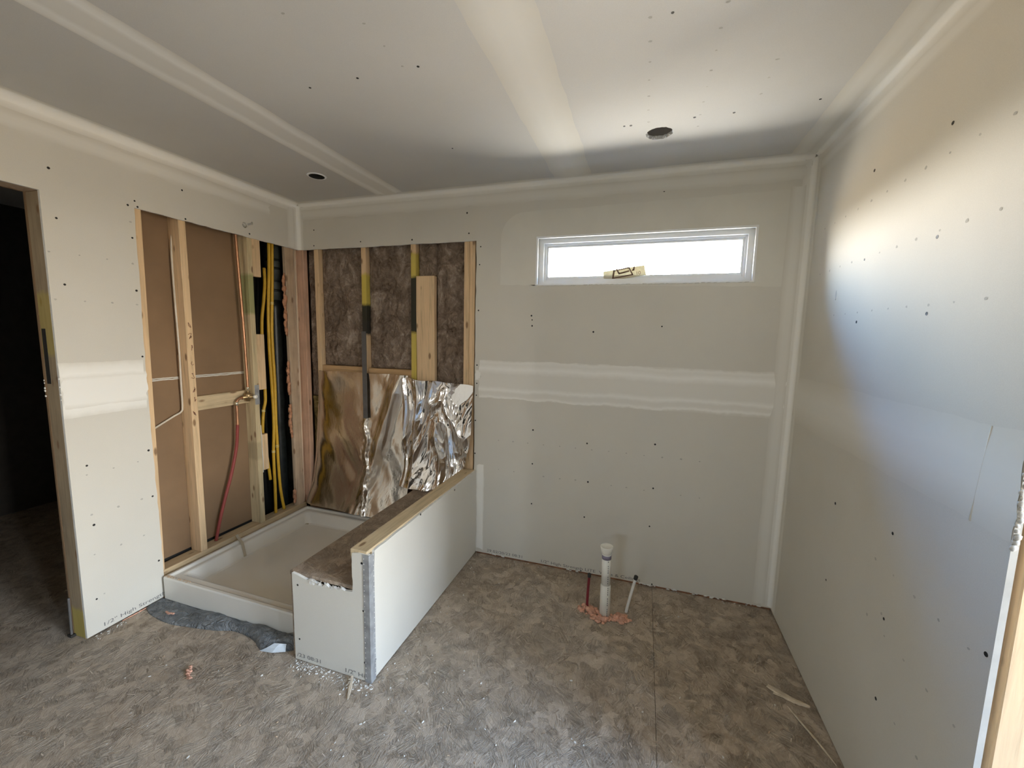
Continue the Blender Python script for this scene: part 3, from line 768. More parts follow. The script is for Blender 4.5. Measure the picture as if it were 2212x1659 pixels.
def ring(name, axis, a0, a1, b0, b1, ins, d0, d1, mat, parent):
    """rectangular frame of width ins (l, r, b, t) between depths d0 and d1"""
    l, r, b, t = ins
    o = [(a0, b0), (a1, b0), (a1, b1), (a0, b1)]; i = [(a0 + l, b0 + b), (a1 - r, b0 + b), (a1 - r, b1 - t), (a0 + l, b1 - t)]
    return slab(name, o, [i], axis, d0, d1, mat, parent)
w2 = ring('window_2', 'x', WIN_E[0], WIN_E[1], WIN_E[2], WIN_E[3], (0.03,) * 4, XE + 0.06, XE + 0.11, M['vinyl'], None); tag(w2, 'white framed window in the east wall', 'window', kind='structure')

w4 = ring('window_fill_4', 'x', WIN_S_FILL[0], WIN_S_FILL[1], WIN_S_FILL[2], WIN_S_FILL[3], (0.02,) * 4, XE + 0.06, XE + 0.11, M['vinyl'], None); tag(w4, 'narrow white framed window added in the east wall to light the half wall', 'window', kind='structure')
w3 = ring('window_fill_3', 'y', WIN_R_FILL[0], WIN_R_FILL[1], WIN_R_FILL[2], WIN_R_FILL[3], (0.02,) * 4, YR - 0.06, YR - 0.11, M['vinyl'], None); tag(w3, 'white framed slot window added in the unseen rear wall as fill light', 'window', kind='structure')

# ---- slot window
def ring2(name, o, i, d0, d1, mat, parent):
    return slab(name, [(o[0], o[2]), (o[1], o[2]), (o[1], o[3]), (o[0], o[3])], [[(i[0], i[2]), (i[1], i[2]), (i[1], i[3]), (i[0], i[3])]], 'y', d0, d1, mat, parent)
F0 = (WX0 + 0.0005, WX1 - 0.0005, WZ0 + 0.0005, WZ1 - 0.0005); F1 = (1.866, 2.998, 1.853, 2.088); F2 = (1.878, 2.988, 1.868, 2.079); F3 = (1.888, 2.978, 1.889, 2.067)
win = tag(ring2('window_1', F0, F1, 0.050, 0.120, M['vinyl'], None), 'high white vinyl slot window in the back wall', 'window', kind='structure')
ring2('window_frame', (F1[0] - 0.003, F1[1] + 0.003, F1[2] - 0.003, F1[3] + 0.003), F2, 0.074, 0.120, M['vinyl'], win)
ring2('sash', (F2[0] - 0.003, F2[1] + 0.003, F2[2] - 0.003, F2[3] + 0.003), F3, 0.090, 0.118, M['vinyl'], win)
ring2('glazing_bead', (F3[0] - 0.006, F3[1] + 0.006, F3[2] - 0.009, F3[3] + 0.006), (F3[0] + 0.0005, F3[1] - 0.0005, F3[2] + 0.0005, F3[3] - 0.0005), 0.0875, 0.0905, M['vinyl'], win)
obox('pane', F3[0] - 0.004, F3[1] + 0.004, 0.106, 0.109, F3[2] - 0.004, F3[3] + 0.004, M['glass'], win)
for nm, q in (('jamb_return', (WX0 - 0.012, WX0 + 0.0005, 0.1205, 0.154, WZ0, WZ1)), ('jamb_return', (WX1 - 0.0005, WX1 + 0.012, 0.1205, 0.154, WZ0, WZ1)),
              ('head_return', (WX0, WX1, 0.1205, 0.154, WZ1 - 0.0005, WZ1 + 0.012)), ('sill', (WX0, WX1, 0.1205, 0.154, WZ0 - 0.012, WZ0 + 0.0005))):
    obox(nm, *q, M['vinyl'], win)
ring2('drywall_return', (WX0 - 0.010, WX1 + 0.010, WZ0 - 0.010, WZ1 + 0.010), F0, 0.0137, 0.0498, M['mud_skim'], win)
ring2('corner_bead', (WX0 - 0.004, WX1 + 0.004, WZ0 - 0.004, WZ1 + 0.004), (WX0 + 0.007, WX1 - 0.007, WZ0 + 0.004, WZ1 - 0.007), -0.002, 0.0135, M['vinyl'], win)
bm = bmesh.new()
for k in range(40):
    lump(bm, (WX0 + (WX1 - WX0) * k / 39, -0.002, WZ0 - 0.004 + rnd.uniform(-0.002, 0.002)), rnd.uniform(0.002, 0.0045), (3, 0.6, 0.7), 1)
tag(build('compound_edge', bm, M['core'], win), kind='stuff')

# ---- coved corners
for nm, p0, p1, da, db, r, fl in (
        ('trim_1', (0, YR, H), (0, -0.02, H), (1, 0, 0), (0, 0, -1), 0.036, 0.024),
        ('trim_2', (0.01, 0, H), (W - 0.01, 0, H), (0, -1, 0), (0, 0, -1), 0.024, 0.026),
        ('trim_3', (W, YE, H), (W, -0.02, H), (-1, 0, 0), (0, 0, -1), 0.020, 0.026),
        ('trim_4', (0, 0, 2.114), (0, 0, H - 0.01), (1, 0, 0), (0, -1, 0), 0.024, 0.022),
        ('trim_5', (W, 0, 0.02), (W, 0, H - 0.01), (-1, 0, 0), (0, -1, 0), 0.022, 0.030)):
    tag(fillet(nm, p0, p1, da, db, r, M['mud_full'], None, fl), 'white joint compound coved into a room corner', 'trim', kind='structure')

# ================================================================ FRAMING IN THE SHOWER
lf = empty('stud_framing', (-0.06, -0.55, 0.0), 'pine studs, plate and block exposed in the left wall beside the shower', 'framing')
def shear(o, k, z0=1.2):
    for v in o.data.vertices: v.co.y += k * (v.co.z - z0)
s = lumber('stud', -0.1016, -T, -1.062, -1.020, 0.158, 2.30, M['wood'], lf); shear(s, 0.012)
lumber('stud', -0.1016, -T - 0.0005, -0.831, -0.793, 0.158, 2.30, M['wood'], lf)
lumber('stud', -0.1016, -T - 0.0005, -0.4175, -0.382, 0.158, 2.30, M['wood_c'], lf)
lumber('stud', -0.042, -T - 0.002, -0.110, -0.034, 0.158, 2.30, M['wood_brown'], lf); shear(lf.children[-1], -0.009)
lumber('bottom_plate', -0.1016, -T, -1.062, -0.005, 0.120, 0.158, M['wood_plate'], lf)
lumber('bottom_plate', -0.1016, -T, -1.062, -0.005, 0.0, 0.118, M['wood_plate'], lf)
lumber('block', -0.1012, -0.064, -0.793, -0.4175, 1.020, 1.107, M['wood_y'], lf, 0.0006)
for y0, y1, z0, z1 in ((-0.3815, -0.322, 1.872, 2.30), (-0.3815, -0.321, 1.105, 1.487), (-0.3815, -0.331, 0.532, 0.789)):
    lumber('filler_block', -0.045, -T - 0.001, y0, y1, z0, z1, M['wood'], lf, 0.0008)
tag(obox('nail_plate', -T - 0.0005, -T + 0.0012, -0.4165, -0.383, 1.007, 1.142, M['zinc'], lf), 'grey steel nail plate')
bm = bmesh.new()
for a, b in (((-0.386, 0.86), (-0.384, 0.70)), ((-0.384, 0.70), (-0.383, 0.52))):
    tube_bm(bm, [Vector((-0.011, a[0], a[1])), Vector((-0.010, (a[0] + b[0]) / 2 + 0.002, (a[1] + b[1]) / 2)), Vector((-0.011, b[0], b[1]))], 0.0028, 6)
tag(build('caulk_line', bm, M['mud_full'], lf), 'thin white caulk line')

bf = empty('stud_framing', (0.7, 0.08, 0.0), 'pine studs and ledger exposed in the back wall above the foil', 'framing')
BY0, BY1 = T + 0.0005, 0.150
lumber('corner_post', -0.053, 0.034, 0.000, 0.040, 0.150, 2.30, M['wood_red'], bf, 0.0012)
tube('corner_post', [(-0.043, -0.006, 0.158), (-0.044, -0.007, 0.8), (-0.042, -0.006, 1.5), (-0.043, -0.006, 2.30)], 0.0115, M['wood_pale'], bf)
lumber('stud', 0.122, 0.160, BY0, BY1, 0.14, 2.30, M['wood'], bf, 0.004)
lumber('stud', 0.536, 0.575, BY0, BY1, 0.14, 2.30, M['wood_s2'], bf, 0.002)
lumber('stud', 0.941, 0.980, BY0, BY1, 0.14, 2.30, M['wood_s3'], bf, 0.002)
lumber('stud', 1.341, 1.3795, BY0, BY1, 0.14, 2.30, M['wood'], bf, 0.001)
lumber('stud', 1.381, 1.4195, BY0, BY1, 0.14, 2.30, M['wood'], bf, 0.001)
tag(lumber('backing_board', 0.9815, 1.121, BY0 + 0.002, BY0 + 0.040, 1.10, 1.906, M['wood'], bf, 0.0025), 'wide pale vertical backing board')
lumber('ledger', 0.161, 0.535, BY0 + 0.004, BY0 + 0.09, 1.205, 1.262, M['wood_ledge'], bf, 0.001)
lumber('ledger', 0.576, 0.940, BY0 + 0.004, BY0 + 0.09, 1.200, 1.257, M['wood_ledge'], bf, 0.001)
lumber('bottom_plate', 0.0, 1.42, BY0, BY1, 0.0, 0.139, M['wood_x'], bf, 0.001)

def scribble(fx, y0, y1, zs, seed, mat, parent):
    r_ = random.Random(seed)
    for z in zs:
        bm = bmesh.new()
        pts_ = [Vector((fx + 0.0006, y0 + (y1 - y0) * r_.uniform(0.15, 0.85), z + r_.uniform(-0.018, 0.018))) for _ in range(5)]
        tube_bm(bm, smooth_path(pts_, 4), 0.0011, 4)
        build('pencil_mark', bm, mat, parent)
scribble(-T + 0.0008, -0.829, -0.796, [1.02, 1.10, 1.16, 1.24, 1.31, 1.40, 1.47, 1.54], 3, M['pencil'], lf)
bm = bmesh.new()        # spray foam along the corner post
for k in range(70):
    z = 0.20 + 1.72 * k / 69
    if noise.noise(Vector((z * 4.0, 3.3, 0))) < -0.02: continue
    lump(bm, (-0.016 + rnd.uniform(-0.012, 0.0), -0.119 + 0.009 * (1.2 - z) + rnd.uniform(-0.008, 0.002), z), rnd.uniform(0.008, 0.020), (0.7, 0.75, 1.5), 2, 0.55)
tag(build('spray_foam', bm, M['foam_corner']), 'orange spray foam oozing along the corner stud of the pipe chase', 'foam', kind='stuff')

# ---- insulation batts
def batt(x0, x1, z0, z1, label, mat, seed, amp=0.036, base=0.046):
    bm = bmesh.new(); nx, nz = max(8, int((x1 - x0) / 0.008)), int((z1 - z0) / 0.010); g = []
    for i in range(nx + 1):
        row = []
        for j in range(nz + 1):
            x, z = x0 + (x1 - x0) * i / nx, z0 + (z1 - z0) * j / nz
            p = Vector((x * 11 + seed, z * 9, seed))
            h = noise.noise(p) * 0.55 + noise.noise(p * 2.7) * 0.35 + noise.noise(p * 6.1) * 0.18
            ed = min(1.0, 6 * min(i / nx, 1 - i / nx) + 0.2)
            row.append(bm.verts.new((x, base + (1 - ed) * 0.012 - amp * h * ed, z)))
        g.append(row)
    for i in range(nx):
        for j in range(nz):
            f = bm.faces.new([g[i][j], g[i + 1][j], g[i + 1][j + 1], g[i][j + 1]]); f.smooth = True
    bt = [bm.verts.new((x, 0.148, z)) for x, z in ((x0, z0), (x1, z0), (x1, z1), (x0, z1))]
    bm.faces.new(bt[::-1])
    bm.faces.new([g[i][0] for i in range(nx + 1)] + [bt[1], bt[0]]); bm.faces.new([g[i][nz] for i in range(nx, -1, -1)] + [bt[3], bt[2]])
    bm.faces.new([g[0][j] for j in range(nz, -1, -1)] + [bt[0], bt[3]]); bm.faces.new([g[nx][j] for j in range(nz + 1)] + [bt[2], bt[1]])
    o = build('insulation_batt', bm, mat)
    return tag(o, label, 'insulation', 'batts between the back wall studs')
batt(0.0345, 0.1205, 1.02, 2.30, 'narrow brown fibreglass batt squeezed beside the corner post', M['batt'], 1.0, 0.024)
batt(0.0345, 0.1205, 0.142, 1.015, 'narrow olive batt showing at the left edge of the foil', M['batt_olive'], 5.0, 0.024)
batt(0.1625, 0.5335, 1.265, 2.30, 'brown fibreglass batt left of the yellow and black marked stud', M['batt'], 9.0)
batt(0.5775, 0.9385, 1.26, 2.30, 'brown fibreglass batt between the two black marked studs', M['batt'], 14.0)
batt(1.123, 1.3395, 1.10, 2.30, 'brown fibreglass batt right of the wide backing board', M['batt'], 21.0)
batt(0.9825, 1.122, 1.91, 2.30, 'short brown fibreglass batt above the wide backing board', M['batt'], 27.0)

# ---- foil facing over the lower back wall
def foil_left():
    bm = bmesh.new(); nx, nz = 150, 150; g = []
    for i in range(nx + 1):
        row = []
        for j in range(nz + 1):
            tx, tz = i / nx, j / nz
            x0 = 0.155 - 0.155 * (1 - tz) ** 3 - 0.045 * math.sin(tz * 3.0)
            x = x0 + (0.93 - x0) * tx
            z = 0.166 + (1.222 - 0.166) * tz - 0.008 * noise.noise(Vector((x * 7, 2, 0))) * tz
            y = -0.010
            y -= 0.012 * noise.noise(Vector((x * 3.2, z * 2.2, 4.0)))
            y -= 0.005 * noise.noise(Vector((x * 9 + z * 5, z * 5 - x * 3, 7.0)))
            q_ = x - 0.70 - 0.34 * (z - 0.75)
            y -= 0.034 * math.exp(-(q_ / 0.045) ** 2) * (0.25 + 0.75 * tz) * min(1, 6 * (1 - tz) + 0.25) + 0.006 * noise.noise(Vector((q_ * 30, z * 6, 3))) * math.exp(-(q_ / 0.09) ** 2)            # diagonal drape
            if z < 0.93:                                                                       # crease under the strap
                k = min(1, (0.93 - z) / 0.15)
                c = 0.572 + 0.02 * noise.noise(Vector((z * 9, 1, 2)))
                y -= 0.016 * k * math.exp(-((x - c) / 0.016) ** 2) + 0.006 * k * noise.noise(Vector((x * 60, z * 40, 1))) * math.exp(-((x - c) / 0.04) ** 2)
            y -= 0.085 * max(0, 1 - tz / 0.36) ** 1.7 * (0.55 + 0.5 * tx)                            # kicks out at the foot
            y += 0.035 * math.exp(-tx / 0.05) * (0.3 + 0.7 * (1 - tz))                            # tucks into the corner
            y = min(y, 0.0115)
            row.append(bm.verts.new((x, y, z)))
        g.append(row)
    for i in range(nx):
        for j in range(nz):
            f = bm.faces.new([g[i][j], g[i + 1][j], g[i + 1][j + 1], g[i][j + 1]]); f.smooth = True
    return tag(build('foil_sheet', bm, M['foil']), 'smooth coppery foil facing hanging on the left of the shower back wall', 'foil')
foil_left()
def foil_right():
    bm = bmesh.new(); nx, nz = 190, 230; g = []
    for i in range(nx + 1):
        row = []
        for j in range(nz + 1):
            tx, tz = i / nx, j / nz
            z = 0.430 + (1.205 - 0.43) * tz
            xr = 1.425 - 0.115 * max(0.0, 1 - (z - 0.43) / 0.45) ** 1.4
            xl = 0.885 + 0.018 * noise.noise(Vector((z * 8, 5, 1)))
            x = xl + (xr - xl) * tx
            z -= 0.025 * tx * tz + 0.010 * noise.noise(Vector((x * 10, 9, 0))) * tz
            p = Vector((x * 6.6 - z * 2.2, z * 2.3 + x * 1.4, 2.0))
            w = nvec(p * 0.8) * 0.55
            r1 = 1 - abs(noise.noise(p + w)) * 2.2
            r2 = 1 - abs(noise.noise((p + w) * 2.3 + Vector((7, 3, 1)))) * 2.0
            r3 = 1 - abs(noise.noise((p + w) * 5.5 + Vector((1, 8, 2)))) * 2.0
            amp = 0.35 + 0.65 * min(1, tx * 5)
            y = -0.012 - amp * (0.026 * r1 + 0.0075 * r2 + 0.0020 * r3)
            y -= 0.016 * math.exp(-((x - 0.905 - 0.01 * math.sin(z * 14)) / 0.012) ** 2) * (0.35 + 0.65 * min(1, tz * 2))     # folded left edge
            y -= 0.05 * max(0, 1 - tz / 0.30) ** 2
            y = min(y, -0.013)
            row.append(bm.verts.new((x, y, z)))
        g.append(row)
    for i in range(nx):
        for j in range(nz):
            f = bm.faces.new([g[i][j], g[i + 1][j], g[i + 1][j + 1], g[i][j + 1]]); f.smooth = True
    return tag(build('foil_sheet', bm, M['foil_bright']), 'crumpled bright silver foil facing above the bench', 'foil')
foil_right()
bm = bmesh.new(); box(bm, 0.537, 0.5745, -0.0285, -0.0265, 0.889, 1.523)
bmesh.ops.subdivide_edges(bm, edges=[ed for ed in bm.edges if abs(ed.verts[0].co.z - ed.verts[1].co.z) > 0.3], cuts=20, use_grid_fill=True)
for v in bm.verts:
    k_ = min(1, max(0, (v.co.z - 1.15) / 0.25)); v.co.y += 0.030 * k_; v.co.x += 0.024 * (1 - k_)
tag(build('strap', bm, M['strap']), 'dark grey flat strap hanging over the foil from the middle stud', 'strap')

# ================================================================ PLUMBING AND WIRES
def thing_tube(name, pts, r, mat, label, cat, group=None, **kw):
    return tag(tube(name, pts, r, mat, None, **kw), label, cat, group)
thing_tube('cable', [(-0.084, -0.815, 2.30), (-0.082, -0.817, 2.118), (-0.080, -0.834, 1.957), (-0.078, -0.836, 1.678), (-0.070, -0.838, 1.40), (-0.074, -0.838, 1.201), (-0.080, -0.836, 1.06),
                     (-0.082, -0.845, 1.026), (-0.084, -0.885, 1.006), (-0.088, -0.985, 0.955), (-0.088, -1.03, 0.935)], 0.0052, M['cable'], 'white electrical cable bending down beside the second stud', 'cable')
# shower valve, riser and supply
sv = empty('shower_valve', (-0.035, -0.452, 1.07), 'brass shower valve with white cap and copper riser on the block', 'valve')
tube('riser_pipe', [(-0.036, -0.478, 2.30), (-0.036, -0.474, 2.09), (-0.034, -0.457, 1.557), (-0.033, -0.451, 1.20), (-0.033, -0.450, 1.12)], 0.0085, M['copper'], sv)
lathe('coupling', (-0.033, -0.450, 1.095), (0, 0, 1), [(0, 0.009), (0, 0.0115), (0.028, 0.0115), (0.030, 0.013), (0.036, 0.013), (0.038, 0.009)], M['solder'], sv)
lathe('valve_body', (-0.033, -0.452, 1.035), (0, 0, 1), [(0, 0.010), (0.004, 0.014), (0.018, 0.014), (0.022, 0.022), (0.050, 0.024), (0.058, 0.014), (0.066, 0.010)], M['brass'], sv)
lathe('valve_neck', (-0.033, -0.452, 1.066), (0, 1, 0), [(-0.045, 0.010), (-0.043, 0.013), (-0.022, 0.013), (-0.018, 0.017), (0.018, 0.017), (0.022, 0.012), (0.030, 0.010)], M['brass'], sv)
lathe('valve_stem', (-0.033, -0.453, 1.066), (0.92, 0.39, 0), [(0.0, 0.017), (0.020, 0.017), (0.024, 0.011), (0.038, 0.010), (0.040, 0.008)], M['brass'], sv)
lathe('white_cap', (0.004, -0.4375, 1.067), (0.92, 0.39, 0), [(-0.002, 0.009), (0, 0.0125), (0.016, 0.0125), (0.019, 0.009)], M['pvc'], sv)
tube('elbow_pipe', [(-0.033, -0.494, 1.066), (-0.033, -0.515, 1.062), (-0.033, -0.532, 1.048), (-0.033, -0.536, 1.02), (-0.033, -0.536, 0.95), (-0.033, -0.537, 0.885)], 0.0082, M['copper'], sv)
lathe('coupling', (-0.033, -0.5362, 1.020), (0, 0, 1), [(0, 0.0085), (0, 0.0105), (0.024, 0.0105), (0.024, 0.0085)], M['solder'], sv)
thing_tube('supply_pipe', [(-0.034, -0.537, 0.892), (-0.036, -0.538, 0.86), (-0.045, -0.545, 0.738), (-0.052, -0.582, 0.576), (-0.056, -0.630, 0.429), (-0.060, -0.672, 0.291), (-0.062, -0.705, 0.160)], 0.0095, M['red'],
           'red supply tube curving down from the shower valve', 'pipe')
# chase
G = 'yellow tubes in the pipe chase'
y1 = thing_tube('gas_tube', [(-0.06, -0.208, 2.30), (-0.06, -0.21, 2.12), (-0.06, -0.22, 1.894), (-0.06, -0.239, 1.647), (-0.06, -0.245, 1.398), (-0.06, -0.239, 1.144), (-0.06, -0.236, 0.863), (-0.06, -0.251, 0.617), (-0.06, -0.251, 0.372), (-0.06, -0.255, 0.16)], 0.0105, M['yellow'],
                'yellow tube running full height, left of the long pair', 'pipe', G)
y2 = thing_tube('gas_tube', [(-0.06, -0.178, 2.30), (-0.06, -0.183, 2.127), (-0.06, -0.198, 1.814), (-0.058, -0.219, 1.482), (-0.056, -0.216, 1.142), (-0.058, -0.219, 0.862), (-0.058, -0.217, 0.696), (-0.058, -0.216, 0.529), (-0.06, -0.205, 0.328), (-0.06, -0.180, 0.16)], 0.0105, M['yellow'],
                'yellow tube running full height beside the black drain', 'pipe', G)
y3 = thing_tube('gas_tube', [(-0.085, -0.235, 1.95), (-0.075, -0.244, 1.842), (-0.07, -0.265, 1.71), (-0.07, -0.287, 1.563), (-0.07, -0.292, 1.30), (-0.07, -0.288, 1.033), (-0.07, -0.308, 0.942), (-0.07, -0.323, 0.786), (-0.072, -0.305, 0.66), (-0.075, -0.288, 0.55), (-0.08, -0.27, 0.42)], 0.0105, M['yellow'],
                'shorter yellow tube bowing out behind the filler blocks', 'pipe', G)
for o, (p, q) in ((y1, (-0.251, 0.622)), (y2, (-0.2165, 0.655)), (y3, (-0.309, 0.936)), (y2, (-0.205, 1.70))):
    lathe('band', (-0.06 if o is not y3 else -0.07, p, q), (0, 0, 1), [(0, 0.0105), (0, 0.0125), (0.006, 0.0125), (0.006, 0.0105), (0.010, 0.0105), (0.010, 0.0125), (0.016, 0.0125), (0.016, 0.0105)], M['yellow_tag'], o, 14)
dp = empty('drain_pipe', (-0.16, -0.096, 0.0), 'thick black drain pipe with grey upper hub in the chase', 'pipe')
tube('pipe', [(-0.165, -0.098, 0.0), (-0.165, -0.100, 0.70), (-0.16, -0.102, 0.9), (-0.16, -0.096, 1.75)], 0.046, M['black_pipe'], dp, seg=24)
lathe('hub', (-0.16, -0.096, 1.74), (0, 0, 1), [(0, 0.046), (0, 0.052), (0.13, 0.052), (0.135, 0.050), (0.148, 0.050), (0.15, 0.054), (0.40, 0.054), (0.40, 0.046)], M['grey_wrap'], dp)
lathe('hub_ring', (-0.16, -0.096, 1.872), (0, 0, 1), [(0, 0.051), (0, 0.0555), (0.012, 0.0555), (0.012, 0.051)], M['black_pipe'], dp)
for z in (2.02, 1.96, 1.80):
    lathe('print_band', (-0.16, -0.096, z), (0, 0, 1), [(0, 0.0525), (0, 0.0550), (0.018, 0.0550), (0.018, 0.0525)], M['black_pipe'], dp)

# stub-outs on the floor
pv = empty('drain_stub', (2.370, -0.364, 0.0), 'white plastic drain stub with flared cap standing on the floor', 'pipe')
lathe('lower_pipe', (2.372, -0.364, -0.01), (-0.016, 0, 1), [(0, 0.029), (0.190, 0.0275), (0.196, 0.0245)], M['pvc'], pv)
lathe('upper_pipe', (2.3690, -0.364, 0.185), (-0.016, 0, 1), [(0, 0.0242), (0.185, 0.0242)], M['pvc'], pv)
lathe('primer_band', (2.3667, -0.364, 0.333), (-0.016, 0, 1), [(0, 0.0242), (0, 0.0248), (0.022, 0.0248), (0.022, 0.0242)], M['violet'], pv)
lathe('cap', (2.3662, -0.364, 0.362), (-0.016, 0, 1), [(0, 0.0245), (0.002, 0.027), (0.032, 0.0335), (0.040, 0.0335), (0.041, 0.031), (0.038, 0.029), (0.036, 0.010)], M['pvc'], pv)
bm = bmesh.new()
for k in range(26):
    z = 0.02 + 0.305 * k / 25
    r = (0.0290 if z < 0.185 else 0.0246); cx = 2.372 - 0.016 * z
    a = math.radians(-62)
    c = Vector((cx + r * math.cos(a), -0.364 + r * math.sin(a), z)); t_ = Vector((-math.sin(a), math.cos(a), 0)) * 0.0018; n_ = Vector((math.cos(a), math.sin(a), 0)) * 0.0004
    if k % 5 == 4: continue
    hgt = rnd.uniform(0.003, 0.005)
    bm.faces.new([bm.verts.new(c + n_ + t_ * sx + Vector((0, 0, hgt * sz))) for sx, sz in ((-1, -1), (1, -1), (1, 1), (-1, 1))])
build('printed_text', bm, M['ink'], pv)
rs = empty('supply_stub', (2.271, -0.330, 0.0), 'dark red supply stub with black cap left of the drain stub', 'pipe')
tube('pipe', [(2.271, -0.330, -0.01), (2.272, -0.330, 0.1), (2.276, -0.330, 0.190)], 0.0075, M['red_dark'], rs)
lathe('cap', (2.2758, -0.330, 0.186), (0.03, 0, 1), [(0, 0.009), (0.002, 0.0098), (0.020, 0.0098), (0.022, 0.007)], M['black_cap'], rs)
ws = empty('supply_stub', (2.482, -0.292, 0.0), 'white supply stub with black cap leaning right of the drain stub', 'pipe')
tube('pipe', [(2.481, -0.292, -0.01), (2.500, -0.292, 0.1), (2.5215, -0.292, 0.205)], 0.0080, M['white_tube'], ws)
lathe('cap', (2.5208, -0.292, 0.201), (0.2, 0, 1), [(0, 0.009), (0.002, 0.0108), (0.021, 0.0108), (0.023, 0.008)], M['black_cap'], ws)
bm = bmesh.new()
for k in range(150):
    a = rnd.uniform(0, 6.28)
    if k < 50: c = Vector((2.280, -0.345, 0)); rr = 0.050
    elif k < 100: c = Vector((2.362, -0.388, 0)); rr = 0.052
    else: c = Vector((2.452, -0.360, 0)); rr = 0.048
    q = rnd.uniform(0.2, 1.0) * rr
    lump(bm, (c.x + q * math.cos(a) * 1.15, c.y + q * math.sin(a) * 0.8, rnd.uniform(0.001, 0.014) * (1.2 - q / rr * 0.9)), rnd.uniform(0.006, 0.013), (1.2, 1, 0.7), 2, 0.75, 2.6)
tag(build('spray_foam', bm, M['foam']), 'salmon spray foam spread around the three floor stubs', 'foam', kind='stuff')

# ================================================================ HALF WALL WITH BENCH
hw = empty('half_wall', (1.25, -0.58, 0.0), 'white drywalled half wall with strand board bench beside the shower pan', 'half wall'); hw['kind'] = 'thing'
slab('side_panel', [(YP, 0.006), (-0.001, 0.006), (-0.001, 0.596)] + jag((-0.001, 0.596), (YP, 0.592), 30, 0.0016), [], 'x', XP, XP - T, M['paper'], hw, M['core'])
top = jag((1.362, 0.408), (1.18, 0.402), 9, 0.008) + jag((1.18, 0.402), (1.09, 0.415), 7, 0.005) + [(1.06, 0.422), (1.033, 0.426)]
front = [(1.034, 0.003), (XP - 0.001, 0.003), (XP - 0.001, 0.590), (1.40, 0.591), (1.364, 0.584)] + jag((1.364, 0.584), (1.362, 0.408), 10, 0.0022) + top
front += jag((1.033, 0.426), (1.0345, 0.003), 10, 0.0012)[1:]
fp = slab('front_panel', front, [], 'y', YP, YP + T, M['paper'], hw, M['core'])
text('printed_text', '/23 08:31', (1.044, YP - 0.0007, 0.018), ROT_BACK, 0.026, fp, width=0.135)
text('printed_text', '1/2" Hig', (1.308, YP - 0.0007, 0.016), ROT_BACK, 0.028, fp, width=0.118)
screws(MARKS['screw_front'], 'y', YP, '-y', hw)
screws(MARKS['screw_half'], 'x', XP, '+x', hw)
lumber('cap_board', 1.352, 1.4365, YP + 0.004, -0.001, 0.562, 0.600, M['wood_y'], hw, 0.0012)
obox('bench_top', 1.008, 1.3555, YP + 0.014, 0.011, 0.406, 0.424, M['osb_bench'], hw, 0.0015)
obox('bench_side', 1.012, 1.030, YP + 0.014, 0.011, 0.0, 0.4055, M['osb_bench'], hw)
obox('backing_board', 1.357, 1.395, YP + 0.014, -0.001, 0.4245, 0.5615, M['wood_y'], hw)
cb = empty('corner_bead', (XP, YP, 0.0), None, None)
cb.parent = hw; cb.matrix_parent_inverse = hw.matrix_world.inverted()
for k in ('label', 'category'):
    if k in cb: del cb[k]
def flange(a, b, nm):
    bm = bmesh.new(); a, b = Vector(a), Vector(b); n = 12
    nrm = Vector((b.y - a.y, -(b.x - a.x), 0)).normalized()
    for k in range(n):
        pass
    pr = [a, b, b + nrm * 0.0012, a + nrm * 0.0012]
    lo = [bm.verts.new((p.x, p.y, 0.001)) for p in pr]; hi = [bm.verts.new((p.x, p.y, 0.587 + rnd.uniform(-0.003, 0.003))) for p in pr]
    bm.faces.new(lo[::-1]); bm.faces.new(hi)
    for i in range(4): bm.faces.new([lo[i], lo[(i + 1) % 4], hi[(i + 1) % 4], hi[i]])
    return build(nm, bm, M['zinc'], cb)
flange((1.4195, YP - 0.0006, 0), (XP + 0.0015, YP - 0.0025, 0), 'flange')
flange((XP + 0.0025, YP - 0.0015, 0), (XP + 0.0006, YP + 0.031, 0), 'flange')
tube('nose', [(XP + 0.001, YP - 0.001, 0.001), (XP + 0.001, YP - 0.001, 0.3), (XP + 0.001, YP - 0.001, 0.587)], 0.0022, M['zinc'], cb)
bm = bmesh.new()
for k in range(24):
    z = 0.02 + 0.55 * k / 23
    for c, u in ((Vector((1.425, YP - 0.0025, z)), Vector((1, 0, 0))), (Vector((XP + 0.0030, YP + 0.025, z + 0.01)), Vector((0, 1, 0)))):
        w_, h_ = rnd.uniform(0.0012, 0.0022), rnd.uniform(0.0018, 0.003)
        bm.faces.new([bm.verts.new(c + u * w_ * sx + Vector((0, 0, h_ * sz))) for sx, sz in ((-1, -1), (1, -1), (1, 1), (-1, 1))])
tag(build('perforations', bm, M['zinc_dot'], cb), kind='stuff')
bm = bmesh.new()      # shreds of torn paper along the broken bench edge
for k in range(16):
    x = 1.10 + 0.24 * rnd.random(); z = 0.408 + rnd.uniform(-0.004, 0.008); L = rnd.uniform(0.008, 0.022); y = YP + rnd.uniform(-0.003, 0.010)
    p = [Vector((x, y, z)), Vector((x + L, y - 0.004, z + rnd.uniform(-0.01, 0.004))), Vector((x + L * 0.8, y - 0.009, z + rnd.uniform(-0.016, -0.002))), Vector((x + 0.2 * L, y - 0.005, z - 0.006))]
    q = [v + Vector((0, 0.0008, 0.0005)) for v in p]
    A = [bm.verts.new(v) for v in p]; B = [bm.verts.new(v) for v in q]
    bm.faces.new(A); bm.faces.new(B[::-1])
    for i in range(4): bm.faces.new([A[i], A[(i + 1) % 4], B[(i + 1) % 4], B[i]])
tag(build('torn_paper', bm, M['core'], hw), kind='stuff')

